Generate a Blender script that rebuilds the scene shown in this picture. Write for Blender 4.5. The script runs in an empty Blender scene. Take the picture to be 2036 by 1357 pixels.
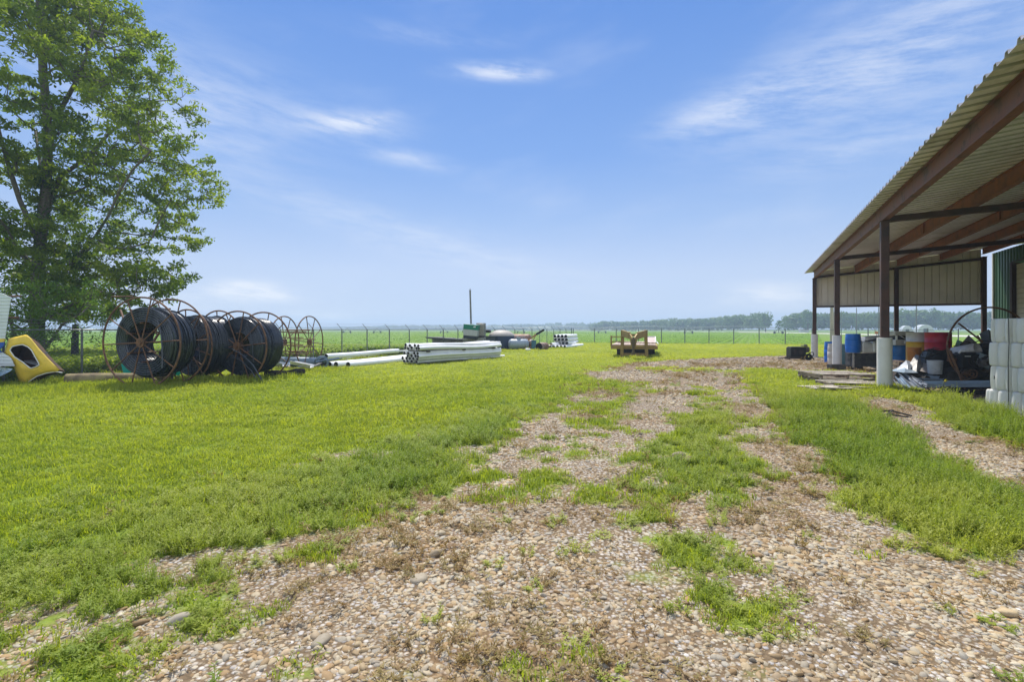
import bpy, math, random
import numpy as np
from mathutils import Vector, Matrix, Euler
R = math.radians
rnd = random.Random(7)
rng = np.random.default_rng(11)

# ---------------------------------------------------------------- camera
sc = bpy.context.scene
FP, HC, HY = 1000.0, 1.55, 655.0          # focal length in photo px, eye height, horizon row
cam_d = bpy.data.cameras.new("camera")
cam_d.sensor_width = 36; cam_d.lens = FP/2036*36
cam_d.shift_y = (HY-678.5)/2036.0
cam_d.clip_start = .05; cam_d.clip_end = 6000
cam = bpy.data.objects.new("camera", cam_d); sc.collection.objects.link(cam)
cam.location = (0, 0, HC); cam.rotation_euler = (R(90), 0, 0)
sc.camera = cam

# ---------------------------------------------------------------- light
SUN_AZ, SUN_EL = R(-9), R(58)             # azimuth from +Y towards +X
sdir = Vector((math.sin(SUN_AZ)*math.cos(SUN_EL), math.cos(SUN_AZ)*math.cos(SUN_EL), math.sin(SUN_EL)))
sun_d = bpy.data.lights.new("sun", 'SUN'); sun_d.energy = 4.4; sun_d.angle = R(.6); sun_d.color = (1, .94, .84)
sun = bpy.data.objects.new("sun", sun_d); sc.collection.objects.link(sun)
sun.rotation_euler = sdir.to_track_quat('Z', 'Y').to_euler()
sun.location = (-20, 20, 40)
sc.view_settings.view_transform = 'Standard'; sc.view_settings.look = 'None'
sc.view_settings.exposure = 0.45; sc.view_settings.gamma = 1
sc.cycles.max_bounces = 8; sc.cycles.transparent_max_bounces = 8
sc.cycles.volume_bounces = 0; sc.cycles.use_denoising = True

class NT:
    """tiny node helper"""
    def __init__(s, tree): s.t = tree; s.n = tree.nodes; s.l = tree.links
    def add(s, typ, ins=None, **kw):
        n = s.n.new(typ)
        for k, v in kw.items(): setattr(n, k, v)
        for k, v in (ins or {}).items():
            if hasattr(v, 'bl_rna') and isinstance(v, bpy.types.NodeSocket): s.l.new(v, n.inputs[k])
            else: n.inputs[k].default_value = v
        return n
    def math(s, op, a, b=0.0, clamp=False):
        n = s.n.new('ShaderNodeMath'); n.operation = op; n.use_clamp = clamp
        for i, v in enumerate((a, b)):
            if isinstance(v, bpy.types.NodeSocket): s.l.new(v, n.inputs[i])
            else: n.inputs[i].default_value = v
        return n.outputs[0]
    def mix(s, f, a, b, mode='MIX'):
        n = s.n.new('ShaderNodeMix'); n.data_type = 'RGBA'; n.blend_type = mode
        for i, v in ((0, f), (6, a), (7, b)):
            if isinstance(v, bpy.types.NodeSocket): s.l.new(v, n.inputs[i])
            elif i == 0: n.inputs[0].default_value = v
            else: n.inputs[i].default_value = (*v[:3], 1)
        return n.outputs[2]
    def noise(s, scale, detail=3, vec=None, rough=.5):
        n = s.add('ShaderNodeTexNoise', {'Scale': scale, 'Detail': detail, 'Roughness': rough})
        if vec is not None: s.l.new(vec, n.inputs['Vector'])
        return n.outputs['Fac']
    def ramp(s, fac, stops):
        n = s.n.new('ShaderNodeValToRGB'); s.l.new(fac, n.inputs[0])
        e = n.color_ramp.elements
        while len(e) < len(stops): e.new(.5)
        for i, (p, c) in enumerate(stops):
            e[i].position = p; e[i].color = (*c, 1) if len(c) == 3 else c
        return n.outputs[0]
    def sstep(s, v, a, b, lo=0., hi=1.):
        n = s.n.new('ShaderNodeMapRange'); n.interpolation_type = 'SMOOTHSTEP'
        s.l.new(v, n.inputs[0])
        n.inputs[1].default_value = a; n.inputs[2].default_value = b
        n.inputs[3].default_value = lo; n.inputs[4].default_value = hi
        return n.outputs[0]

world = bpy.data.worlds.new("World"); sc.world = world; world.use_nodes = True
w = NT(world.node_tree); w.n.clear()
sky = w.add('ShaderNodeTexSky', sky_type='NISHITA', sun_disc=False, sun_elevation=SUN_EL, sun_rotation=SUN_AZ,
            air_density=1.15, dust_density=.35, ozone_density=2.4, altitude=100)
tc = w.add('ShaderNodeTexCoord')
sep = w.add('ShaderNodeSeparateXYZ', {0: tc.outputs['Generated']})
az = w.math('ARCTAN2', sep.outputs[0], sep.outputs[1])
el = w.math('ARCSINE', sep.outputs[2])
def cloudvec(sx, sy, shear):
    a = w.math('MULTIPLY', az, sx)
    b = w.math('MULTIPLY', w.math('ADD', el, w.math('MULTIPLY', az, shear)), sy)
    c = w.add('ShaderNodeCombineXYZ', {0: a, 1: b}); return c.outputs[0]
streak = w.noise(1.0, 7, cloudvec(7, 34, .12), .68)
soft = w.noise(1.0, 4, cloudvec(2.2, 6, -.15), .55)
cl = None
def P2ang(px, py):
    x, z = (px-1018)/FP, (HY-py)/FP
    return math.atan2(x, 1), math.atan2(z, math.hypot(x, 1))
# soft wisps: (px, py, half width, half height, strength)
for px, py, wx, wy, k, tilt in [(985, 140, 80, 15, .45, .03), (1040, 150, 60, 10, .25, 0), (690, 248, 95, 22, .42, .0), (740, 235, 60, 12, .25, .2), (815, 316, 75, 16, .30, -.1), (1410, 228, 120, 30, .22, .12), (1500, 205, 170, 55, .22, .22),
                          (1660, 170, 230, 80, .20, .3), (850, 70, 140, 16, .14, 0), (1700, 300, 240, 30, .16, .1), (1900, 60, 260, 120, .22, .3),
                          (840, 480, 330, 40, .24, -.25), (490, 576, 62, 16, 1.0, 0), (545, 590, 40, 12, .7, 0), (300, 600, 200, 25, .45, 0), (620, 632, 90, 14, .5, 0), (1530, 590, 110, 26, .6, 0), (330, 200, 260, 90, .28, 0)]:
    a0, e0 = P2ang(px, py); a1, e1 = P2ang(px+wx, py-wy)
    dx = w.math('DIVIDE', w.math('SUBTRACT', az, a0), max(.01, a1-a0))
    e_t = w.math('SUBTRACT', w.math('SUBTRACT', el, e0), w.math('MULTIPLY', w.math('SUBTRACT', az, a0), tilt))
    dy = w.math('DIVIDE', e_t, max(.008, abs(math.atan2(wy/FP, 1.1))))
    r2 = w.math('ADD', w.math('MULTIPLY', dx, dx), w.math('MULTIPLY', dy, dy))
    g = w.math('MULTIPLY', w.math('EXPONENT', w.math('MULTIPLY', r2, -1.0)), k)
    cl = g if cl is None else w.math('ADD', cl, g)
cl = w.math('MULTIPLY', cl, w.sstep(streak, .30, .70, .15, 1.55))
cl = w.math('ADD', cl, w.math('MULTIPLY', w.sstep(soft, .48, .8), .22))
cl = w.math('MINIMUM', cl, .9)
tinted = w.mix(1, sky.outputs[0], (.37, .48, .88), 'MULTIPLY')
grad = w.ramp(w.math('DIVIDE', el, 1.6), [(0, (.340, .400, .500)), (.03, (.338, .398, .498)), (.068, (.332, .394, .491)), (.13, (.220, .315, .472)), (.205, (.132, .240, .455)), (.35, (.078, .178, .416)), (.7, (.055, .14, .37))])
grad = w.mix(1, grad, (10, 10, 10), 'MULTIPLY')
base = w.mix(.85, tinted, grad)
col = w.mix(cl, base, (5.1, 5.35, 5.8))
# unseen bright cloud overhead and behind the camera, added as fill light
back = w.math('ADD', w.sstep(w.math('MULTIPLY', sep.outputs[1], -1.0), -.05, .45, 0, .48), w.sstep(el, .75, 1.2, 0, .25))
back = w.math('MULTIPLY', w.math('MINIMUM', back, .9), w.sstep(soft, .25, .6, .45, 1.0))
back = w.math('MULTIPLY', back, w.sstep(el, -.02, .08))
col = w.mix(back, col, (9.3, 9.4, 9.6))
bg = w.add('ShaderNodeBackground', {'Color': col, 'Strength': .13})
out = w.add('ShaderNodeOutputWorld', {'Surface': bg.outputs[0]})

# ---------------------------------------------------------------- pixel -> world helpers (the photo's ground contact points)
def G(px, py):
    D = FP*HC/(py-HY); return Vector(((px-1018)/FP*D, D, 0))
def P(px, py, D): return Vector(((px-1018)/FP*D, D, HC+(HY-py)/FP*D))

# ---------------------------------------------------------------- materials
MATS = {}
def mat(name, col, rough=.6, metal=0., var=.16, scale=7., col2=None, thr=.55, soft_=.08, s2=3., bump=0., bscale=40., spec=.4, trans=0.):
    if name in MATS: return MATS[name]
    m = bpy.data.materials.new(name); m.use_nodes = True
    t = NT(m.node_tree); t.n.clear()
    tc = t.add('ShaderNodeTexCoord').outputs['Object']
    n1 = t.noise(scale, 5, tc, .6)
    c = t.mix(t.sstep(n1, .3, .7), tuple(x*(1-var) for x in col), tuple(min(1, x*(1+var)) for x in col))
    if col2:
        n2 = t.noise(s2, 6, tc, .65)
        c = t.mix(t.sstep(n2, thr-soft_, thr+soft_), c, col2)
    b = t.add('ShaderNodeBsdfPrincipled', {'Base Color': c, 'Metallic': metal, 'Specular IOR Level': spec})
    t.l.new(t.sstep(n1, .2, .8, max(.02, rough-.1), min(1, rough+.12)), b.inputs['Roughness'])
    if bump:
        bn = t.add('ShaderNodeBump', {'Strength': bump, 'Distance': .01, 'Height': t.noise(bscale, 4, tc)})
        t.l.new(bn.outputs[0], b.inputs['Normal'])
    sh = b.outputs[0]
    if trans:
        tr = t.add('ShaderNodeBsdfTranslucent', {'Color': c})
        mx = t.add('ShaderNodeMixShader', {0: trans, 1: sh, 2: tr.outputs[0]}); sh = mx.outputs[0]
    t.add('ShaderNodeOutputMaterial', {'Surface': sh})
    MATS[name] = m; return m

def leafmat(name, a, b, c=None, trans=.45, rough=.55, nscale=.6, attr='tint', inst=False, yellow=None):
    """foliage: colour varies leaf by leaf (attribute or instance) and in broad patches"""
    m = bpy.data.materials.new(name); m.use_nodes = True
    t = NT(m.node_tree); t.n.clear()
    if inst:
        r = t.add('ShaderNodeObjectInfo').outputs['Random']
        at = t.add('ShaderNodeAttribute', attribute_type='INSTANCER', attribute_name='tint').outputs['Fac']
    else:
        r = t.add('ShaderNodeAttribute', attribute_name=attr).outputs['Fac']
        at = t.noise(nscale, 3, t.add('ShaderNodeTexCoord').outputs['Object'])
    col = t.mix(r, a, b)
    if c: col = t.mix(t.sstep(at, .35, .75) if not inst else at, col, c)
    d = t.add('ShaderNodeBsdfPrincipled', {'Base Color': col, 'Roughness': rough, 'Specular IOR Level': .25})
    tcol = t.mix(1, col, yellow or (1.5, 1.45, .5), 'MULTIPLY')
    tr = t.add('ShaderNodeBsdfTranslucent', {'Color': tcol})
    mx = t.add('ShaderNodeMixShader', {0: trans, 1: d.outputs[0], 2: tr.outputs[0]})
    t.add('ShaderNodeOutputMaterial', {'Surface': mx.outputs[0]})
    MATS[name] = m; return m

# ---------------------------------------------------------------- mesh builder
class MB:
    def __init__(s): s.v = []; s.f = []
    def _add(s, vs, fs):
        o = len(s.v); s.v += [tuple(v) for v in vs]; s.f += [tuple(i+o for i in f) for f in fs]; return s
    def box(s, c, d, rot=None):
        M = Euler(rot).to_matrix() if rot else Matrix.Identity(3)
        c = Vector(c); vs = [c + M @ Vector((x*d[0]/2, y*d[1]/2, z*d[2]/2)) for x in (-1, 1) for y in (-1, 1) for z in (-1, 1)]
        return s._add(vs, [(0, 1, 3, 2), (4, 6, 7, 5), (0, 4, 5, 1), (2, 3, 7, 6), (0, 2, 6, 4), (1, 5, 7, 3)])
    def bar(s, p0, p1, w_, h_, up=(0, 0, 1)):
        p0, p1 = Vector(p0), Vector(p1); d = (p1-p0).normalized(); up = Vector(up)
        if abs(d.dot(up)) > .98: up = Vector((0, 1, 0))
        x = d.cross(up).normalized(); y = x.cross(d).normalized()
        vs = [p + x*(a*w_/2) + y*(b*h_/2) for p in (p0, p1) for a, b in ((-1, -1), (1, -1), (1, 1), (-1, 1))]
        return s._add(vs, [(3, 2, 1, 0), (4, 5, 6, 7), (0, 1, 5, 4), (1, 2, 6, 5), (2, 3, 7, 6), (3, 0, 4, 7)])
    def ibeam(s, p0, p1, w_, h_, th=.014):
        p0, p1 = Vector(p0), Vector(p1); d = (p1-p0).normalized(); x = d.cross(Vector((0, 0, 1))).normalized(); y = x.cross(d)
        s.bar(p0+y*(h_/2-th/2), p1+y*(h_/2-th/2), w_, th); s.bar(p0-y*(h_/2-th/2), p1-y*(h_/2-th/2), w_, th)
        return s.bar(p0, p1, th, h_-2*th)
    def tube(s, pts, r, n=8, cap=True, closed=False):
        pts = [Vector(p) for p in pts]; N = len(pts)
        rs = r if isinstance(r, (list, tuple)) else [r]*N
        ref = None; vs = []
        for i, p in enumerate(pts):
            a = pts[i-1] if (i or closed) else pts[0]; b = pts[(i+1) % N] if (i < N-1 or closed) else pts[-1]
            d = (b-a).normalized()
            if ref is None:
                ref = Vector((0, 0, 1)) if abs(d.z) < .9 else Vector((1, 0, 0))
            x = (ref - d*ref.dot(d)).normalized(); ref = x; y = d.cross(x)
            vs += [p + (x*math.cos(k*2*math.pi/n) + y*math.sin(k*2*math.pi/n))*rs[i] for k in range(n)]
        fs = []
        for i in range(N if closed else N-1):
            j = (i+1) % N
            fs += [(i*n+k, i*n+(k+1) % n, j*n+(k+1) % n, j*n+k) for k in range(n)]
        if cap and not closed: fs += [tuple(range(n))[::-1], tuple((N-1)*n+k for k in range(n))]
        return s._add(vs, fs)
    def cyl(s, p0, p1, r0, r1=None, n=14, cap=True): return s.tube([p0, p1], [r0, r0 if r1 is None else r1], n, cap)
    def lathe(s, prof, n=24, M=None, closed=False):
        M = M or Matrix.Identity(4); m = len(prof)
        vs = [M @ Vector((r*math.cos(a), r*math.sin(a), z)) for a in [k*2*math.pi/n for k in range(n)] for r, z in prof]
        fs = []
        for k in range(n):
            k2 = (k+1) % n
            for i in range(m if closed else m-1):
                j = (i+1) % m; fs.append((k*m+i, k2*m+i, k2*m+j, k*m+j))
        return s._add(vs, fs)
    def ring(s, c, nrm, Rr, r, n=48, m=6):
        c, nrm = Vector(c), Vector(nrm).normalized(); q = nrm.to_track_quat('Z', 'Y')
        return s.tube([c + q @ Vector((Rr*math.cos(a), Rr*math.sin(a), 0)) for a in [k*2*math.pi/n for k in range(n)]], r, m, closed=True)
    def prism(s, poly, M, th):
        """poly in local xy, extruded by th along local z"""
        n = len(poly)
        vs = [M @ Vector((x, y, z)) for z in (0, th) for x, y in poly]
        return s._add(vs, [tuple(range(n))[::-1], tuple(range(n, 2*n))] + [(i, (i+1) % n, n+(i+1) % n, n+i) for i in range(n)])
    def strip(s, prof, p0, p1, up=(0, 0, 1)):
        """open profile of (side, height) pairs swept from p0 to p1"""
        p0, p1 = Vector(p0), Vector(p1); d = (p1-p0).normalized(); x = d.cross(Vector(up)).normalized(); y = x.cross(d); m = len(prof)
        vs = [p + x*a + y*b for p in (p0, p1) for a, b in prof]
        return s._add(vs, [(i, i+1, m+i+1, m+i) for i in range(m-1)])
    def grid(s, fn, nu, nv):
        vs = [fn(i/nu, j/nv) for i in range(nu+1) for j in range(nv+1)]
        return s._add(vs, [(i*(nv+1)+j, (i+1)*(nv+1)+j, (i+1)*(nv+1)+j+1, i*(nv+1)+j+1) for i in range(nu) for j in range(nv)])
    def build(s, name, m, parent=None, smooth=False, bev=0, solid=0, auto=None):
        me = bpy.data.meshes.new(name); me.from_pydata(s.v, [], s.f); me.update()
        me.materials.append(m)
        if smooth:
            me.polygons.foreach_set('use_smooth', [True]*len(me.polygons))
            if auto is not False:
                try: me.set_sharp_from_angle(angle=R(auto or 40))
                except Exception: pass
        o = bpy.data.objects.new(name, me); sc.collection.objects.link(o)
        if parent: o.parent = parent
        if solid:
            md = o.modifiers.new('solid', 'SOLIDIFY'); md.thickness = solid; md.offset = 0
        if bev:
            md = o.modifiers.new('bevel', 'BEVEL'); md.width = bev; md.segments = 2; md.limit_method = 'ANGLE'
        return o

def npmesh(name, verts, faces, m, k, tint=None, parent=None, smooth=False):
    """fast mesh from numpy; all faces have k corners"""
    me = bpy.data.meshes.new(name); nv, nf = len(verts), len(faces)
    me.vertices.add(nv); me.vertices.foreach_set('co', np.asarray(verts, np.float32).ravel())
    me.loops.add(nf*k); me.loops.foreach_set('vertex_index', np.asarray(faces, np.int32).ravel())
    me.polygons.add(nf); me.polygons.foreach_set('loop_start', np.arange(0, nf*k, k, dtype=np.int32))
    me.polygons.foreach_set('loop_total', np.full(nf, k, np.int32))
    if smooth: me.polygons.foreach_set('use_smooth', np.ones(nf, bool))
    me.update(calc_edges=True)
    if tint is not None:
        at = me.attributes.new('tint', 'FLOAT', 'POINT'); at.data.foreach_set('value', np.asarray(tint, np.float32))
    me.materials.append(m)
    o = bpy.data.objects.new(name, me); sc.collection.objects.link(o)
    if parent: o.parent = parent
    return o

def thing(name, label, cat, loc=(0, 0, 0), rz=0, group=None):
    o = bpy.data.objects.new(name, None); sc.collection.objects.link(o); o.empty_display_size = .2
    o.location = loc; o.rotation_euler = (0, 0, rz)
    return tag(o, label, cat, group)
def tag(o, label, cat, group=None):
    o['label'] = label; o['category'] = cat
    if group: o['group'] = group
    return o
def struct(o, kind='structure', label=None, cat=None):
    o['kind'] = kind
    if label: o['label'] = label
    if cat: o['category'] = cat
    return o
def dup(o, parent=None, loc=None, rz=None):
    c = o.copy(); sc.collection.objects.link(c); c.parent = parent
    for ch in [x for x in bpy.data.objects if x.parent == o]: dup(ch, c)
    if loc is not None: c.location = loc
    if rz is not None: c.rotation_euler = (c.rotation_euler[0], c.rotation_euler[1], rz)
    return c

# ---------------------------------------------------------------- numpy noise
def vnoise(x, y, s, seed=0):
    x = np.asarray(x)/s + 1000; y = np.asarray(y)/s + 1000
    xi, yi = np.floor(x).astype(np.int64), np.floor(y).astype(np.int64); fx, fy = x-xi, y-yi
    fx = fx*fx*(3-2*fx); fy = fy*fy*(3-2*fy)
    def h(a, b):
        v = (a*374761393 + b*668265263 + seed*362437) & 0x7fffffff
        v = ((v ^ (v >> 13))*1274126177) & 0x7fffffff
        v = ((v ^ (v >> 11))*668265263) & 0x7fffffff
        return ((v ^ (v >> 16)) & 0xffffff)/float(0xffffff)
    return (h(xi, yi)*(1-fx)+h(xi+1, yi)*fx)*(1-fy) + (h(xi, yi+1)*(1-fx)+h(xi+1, yi+1)*fx)*fy
def fbm(x, y, s, o=4, seed=0):
    a = 0; t = 0; k = 1.
    for i in range(o): a = a + vnoise(x, y, s, seed+i*17)*k; t += k; k *= .55; s = s*.5
    return a/t

# ================================================================ GROUND
GX0, GX1, GY0, GY1, GS = -36., 36., -3., 62., .08
gxs = np.arange(GX0, GX1, GS); gys = np.arange(GY0, GY1, GS)
XX, YY = np.meshgrid(gxs, gys)
def inpoly(pxs):
    pts = [G(*p) if len(p) == 2 else Vector((p[0], p[1], 0)) for p in pxs]
    res = np.zeros(XX.shape, bool); n = len(pts)
    for i in range(n):
        a, b = pts[i], pts[(i+1) % n]
        if a.y == b.y: continue
        c = ((a.y > YY) != (b.y > YY)) & (XX < (b.x-a.x)*(YY-a.y)/(b.y-a.y)+a.x)
        res ^= c
    return res
def blur(a, n, it=2):
    for _ in range(it):
        for ax in (0, 1):
            c = np.cumsum(np.pad(a, [(n+1, n) if i == ax else (0, 0) for i in (0, 1)], mode='edge'), axis=ax)
            a = (np.take(c, range(2*n+1, c.shape[ax]), ax) - np.take(c, range(0, c.shape[ax]-2*n-1), ax))/(2*n+1)
    return a
bare = np.full(XX.shape, .0)
lawn_wear = inpoly([(0, 1000), (300, 960), (640, 900), (900, 860), (1000, 880), (700, 1080), (0, 1200)])
bare[lawn_wear] = .16
mixz = inpoly([(1085, 850), (1150, 790), (1190, 752), (1480, 745), (1600, 880), (1720, 1010), (900, 1020), (960, 940)])
main = inpoly([(-900, 1900), (-200, 1360), (120, 1330), (330, 1215), (480, 1150), (600, 1090), (750, 1020), (870, 965), (960, 900), (1050, 830), (1150, 775), (1200, 752),
               (1480, 752), (1490, 800), (1590, 880), (1700, 985), (1780, 1060), (1840, 1140), (2040, 1105), (2900, 1060), (3400, 1900)])
bare[main] = .90
bare[inpoly([(-600, 1280), (0, 1190), (330, 1110), (560, 1060), (760, 1000), (700, 1080), (560, 1190), (520, 1357), (500, 1500), (-900, 1700)])] = .41
bare[inpoly([(-300, 1420), (0, 1330), (250, 1290), (480, 1250), (560, 1357), (400, 1600)])] = .61
bare[inpoly([(560, 1357), (1250, 1357), (1450, 1300), (1500, 1200), (1200, 1160), (1000, 1180), (620, 1180)])] = .80
bare[inpoly([(760, 1000), (900, 940), (1050, 880), (1200, 920), (1150, 960), (960, 1020), (820, 1090)])] = .62
bare[mixz] = .55
bare[inpoly([(1085, 850), (1170, 790), (1200, 760), (1330, 760), (1340, 800), (1250, 900), (1020, 960), (980, 930)])] = .47   # mossy left track
bare[inpoly([(1195, 770), (1330, 765), (1310, 830), (1130, 870), (1060, 905), (1120, 820)])] = .58
bare[inpoly([(1375, 768), (1430, 766), (1470, 830), (1520, 890), (1545, 960), (1500, 1000), (1300, 1030), (1235, 1010), (1290, 900), (1340, 830)])] = .3  # grass between the tracks
bare[inpoly([(1160, 1165), (1240, 1060), (1340, 1050), (1460, 1090), (1480, 1185), (1350, 1210), (1200, 1225)])] = .42
bare[inpoly([(1120, 745), (1190, 740), (1260, 722), (1420, 712), (1560, 708), (1760, 716), (1760, 742), (1600, 740), (1490, 733), (1470, 742), (1480, 765), (1400, 770), (1220, 760)])] = 1.0
bare[inpoly([(1260, 733), (1350, 730), (1480, 738), (1470, 745), (1300, 741)])] = .55
bare[inpoly([(1300, 765), (1378, 760), (1366, 800), (1322, 860), (1240, 960), (1130, 985), (1190, 890), (1250, 820)])] = .92
bare[inpoly([(1432, 765), (1472, 765), (1515, 810), (1565, 870), (1655, 950), (1730, 1015), (1580, 1015), (1525, 930), (1475, 850)])] = .93
bare[inpoly([(1725, 786), (1790, 796), (1880, 840), (2040, 900), (2200, 950), (2200, 1080), (2040, 1002), (1880, 915), (1770, 846), (1705, 808)])] = 1.15
roofz = inpoly([(1640, 722), (1690, 735), (1790, 770), (1960, 800), (2100, 830), (3200, 900), (3200, 760), (2300, 700), (1900, 690), (1700, 700)])
bare[roofz] = .97
_t0 = (XX-9.57)*.902 - (YY-12.9)*.432; _s0 = (XX-9.57)*.432 + (YY-12.9)*.902
bare[(_t0 > 1.0) & (_s0 < 17.2)] = 1.05
tall = np.zeros(XX.shape)
tall[inpoly([(1440, 775), (1560, 790), (1700, 800), (1780, 812), (2040, 970), (2300, 1050), (2300, 1110), (2036, 1115), (1850, 1140), (1780, 1070), (1700, 990), (1590, 885), (1500, 800)])] = 1
tall[inpoly([(1770, 800), (1960, 800), (2300, 860), (2300, 960), (2036, 912), (1850, 850), (1750, 822)])] = 1
tall[inpoly([(-600, 1250), (0, 1130), (300, 1010), (560, 960), (860, 860), (1050, 800), (1000, 880), (870, 970), (600, 1095), (400, 1180), (0, 1357), (-600, 1500)])] = .6
tall[inpoly([(1160, 1165), (1240, 1060), (1340, 1050), (1460, 1090), (1480, 1185), (1350, 1210), (1200, 1225)])] = .55
tall[inpoly([(1705, 786), (1790, 796), (1880, 840), (2040, 900), (2200, 950), (2200, 1070), (2040, 995), (1880, 910), (1770, 842), (1705, 808)])] = 0
tall[inpoly([(1375, 800), (1430, 800), (1520, 890), (1545, 960), (1500, 1000), (1300, 1030), (1235, 1010), (1290, 900)])] = .45
bare_s = blur(bare, 3, 3); tall_s = blur(tall, 4, 2)
n1 = fbm(XX, YY, 1.6, 5, 3); n1 = (n1-n1.min())/(n1.max()-n1.min())
n2 = fbm(XX, YY, .38, 3, 9)
n3 = fbm(XX, YY, .17, 2, 19); nn = .34*n1 + .36*n2 + .30*n3; nn = (nn-nn.mean())*2.1+.5
dens = 1-bare_s
grassA = np.clip((dens-nn)*5.0+.5, 0, 1)
grassA = np.where(dens > .97, 1, grassA)
dryA = np.clip((fbm(XX, YY, 1.1, 4, 31)-.5)*6+.1, 0, 1)*np.clip(bare_s*2.2, 0, 1)
ii_far = YY > 30
def samp(A, x, y):
    i = np.clip(((y-GY0)/GS).astype(int), 0, A.shape[0]-1); j = np.clip(((x-GX0)/GS).astype(int), 0, A.shape[1]-1)
    return A[i, j]
def hgt(x, y): return .055*(fbm(x, y, 2.8, 3, 77)-.5)*np.clip((y)/3, 0, 1)

def ground_material():
    m = bpy.data.materials.new('ground_mix'); m.use_nodes = True; t = NT(m.node_tree); t.n.clear()
    co = t.add('ShaderNodeTexCoord').outputs['Object']
    bare_ = t.add('ShaderNodeAttribute', attribute_name='bare').outputs['Fac']
    dry_ = t.add('ShaderNodeAttribute', attribute_name='dry').outputs['Fac']
    vo = t.add('ShaderNodeTexVoronoi', {'Vector': co, 'Scale': 34., 'Randomness': 1.}, feature='F1')
    vcol = t.add('ShaderNodeSeparateColor', {0: vo.outputs['Color']})
    stone = t.ramp(vcol.outputs[0], [(0, (.30, .24, .17)), (.25, (.42, .36, .28)), (.5, (.50, .47, .43)), (.75, (.38, .37, .37)), (.9, (.46, .34, .2)), (1, (.62, .6, .56))])
    edge = t.sstep(vo.outputs['Distance'], .25, .62)
    n = t.noise(9, 6, co, .7); dirt = t.mix(n, (.10, .07, .04), (.22, .16, .10))
    gravel = t.mix(edge, stone, dirt)
    gravel = t.mix(t.sstep(t.noise(2.2, 5, co), .5, .72, 0, .6), gravel, dirt)
    gravel = t.mix(t.math('MULTIPLY', dry_, .45), gravel, (.2, .12, .055))
    ng = t.noise(3.5, 6, co, .75); nb = t.noise(.35, 4, co)
    nf = t.noise(26, 3, co, .7)
    grass = t.mix(t.sstep(ng, .3, .7), (.13, .19, .022), (.23, .31, .035))
    grass = t.mix(t.sstep(nf, .45, .7, 0, .55), grass, (.05, .07, .015))
    grass = t.mix(t.sstep(nb, .5, .7, 0, .35), grass, (.22, .22, .05))
    c = t.mix(bare_, grass, gravel)
    b = t.add('ShaderNodeBsdfPrincipled', {'Base Color': c, 'Roughness': .9, 'Specular IOR Level': .15})
    hh = t.math('MULTIPLY', t.math('SUBTRACT', 1.0, vo.outputs['Distance']), bare_)
    hh = t.math('ADD', hh, t.math('MULTIPLY', nf, .8))
    bp = t.add('ShaderNodeBump', {'Strength': .8, 'Distance': .02, 'Height': hh}); t.l.new(bp.outputs[0], b.inputs['Normal'])
    t.add('ShaderNodeOutputMaterial', {'Surface': b.outputs[0]}); return m
GM = ground_material()
NC = 460; us = np.linspace(-1.35, 1.35, NC); ysr = [-3.]
while ysr[-1] < 57: ysr.append(ysr[-1] + max(.07, .012*(ysr[-1]+1)))
ysr = np.array(ysr); Ug, Yg = np.meshgrid(us, ysr); Xg = Ug*(Yg+7.)
Zg = hgt(Xg, Yg)
V = np.stack([Xg, Yg, Zg], -1).reshape(-1, 3)
idx = np.arange(len(V)).reshape(Xg.shape)
F = np.stack([idx[:-1, :-1], idx[:-1, 1:], idx[1:, 1:], idx[1:, :-1]], -1).reshape(-1, 4)
og = npmesh('ground', V, F, GM, 4, smooth=True)
inside = (np.abs(Xg) < 35.5)
for nm, A in (('bare', 1-grassA), ('dry', dryA)):
    at = og.data.attributes.new(nm, 'FLOAT', 'POINT'); val = np.where(inside, samp(A, Xg, Yg), 0)
    at.data.foreach_set('value', val.astype(np.float32).ravel())
struct(og)
def field_mat():
    m = bpy.data.materials.new('field_soil_and_green'); m.use_nodes = True; t = NT(m.node_tree); t.n.clear()
    co = t.add('ShaderNodeTexCoord').outputs['Object']
    a = t.noise(.9, 6, co, .75); b_ = t.noise(.02, 4, co)
    c = t.mix(t.sstep(a, .3, .7), (.11, .19, .022), (.19, .29, .04))
    c = t.mix(t.sstep(b_, .5, .62, 0, .6), c, (.17, .22, .06))
    b = t.add('ShaderNodeBsdfPrincipled', {'Base Color': c, 'Roughness': .95, 'Specular IOR Level': .1})
    t.add('ShaderNodeOutputMaterial', {'Surface': b.outputs[0]}); return m
fb = MB(); fb.grid(lambda a, b: (-2600+5200*a, -400+3200*b, -.06), 8, 8)
struct(fb.build('field', field_mat()))
# pale gravel road across the fields on the right
rd = MB()
ra = [(34, 64), (60, 76), (95, 104), (130, 150), (150, 240), (150, 420)]
for (x0, y0), (x1, y1) in zip([(400, 60)]+[(180, 128)], [(180, 128), (90, 240)]): pass
rp = [G(2300, 676), G(2000, 670.5), G(1800, 668.3), G(1650, 664.3), G(1500, 661.2), G(1330, 659.4)]
rq = [G(2300, 671), G(2000, 667.3), G(1800, 665.9), G(1650, 662.9), G(1500, 660.3), G(1330, 658.8)]
n = len(rp); rd._add([(p.x, p.y, -.045) for p in rp+rq], [(i, i+1, n+i+1, n+i) for i in range(n-1)])
struct(rd.build('road', mat('road_gravel', (.55, .52, .47), .95, var=.1, scale=.5)))

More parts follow.
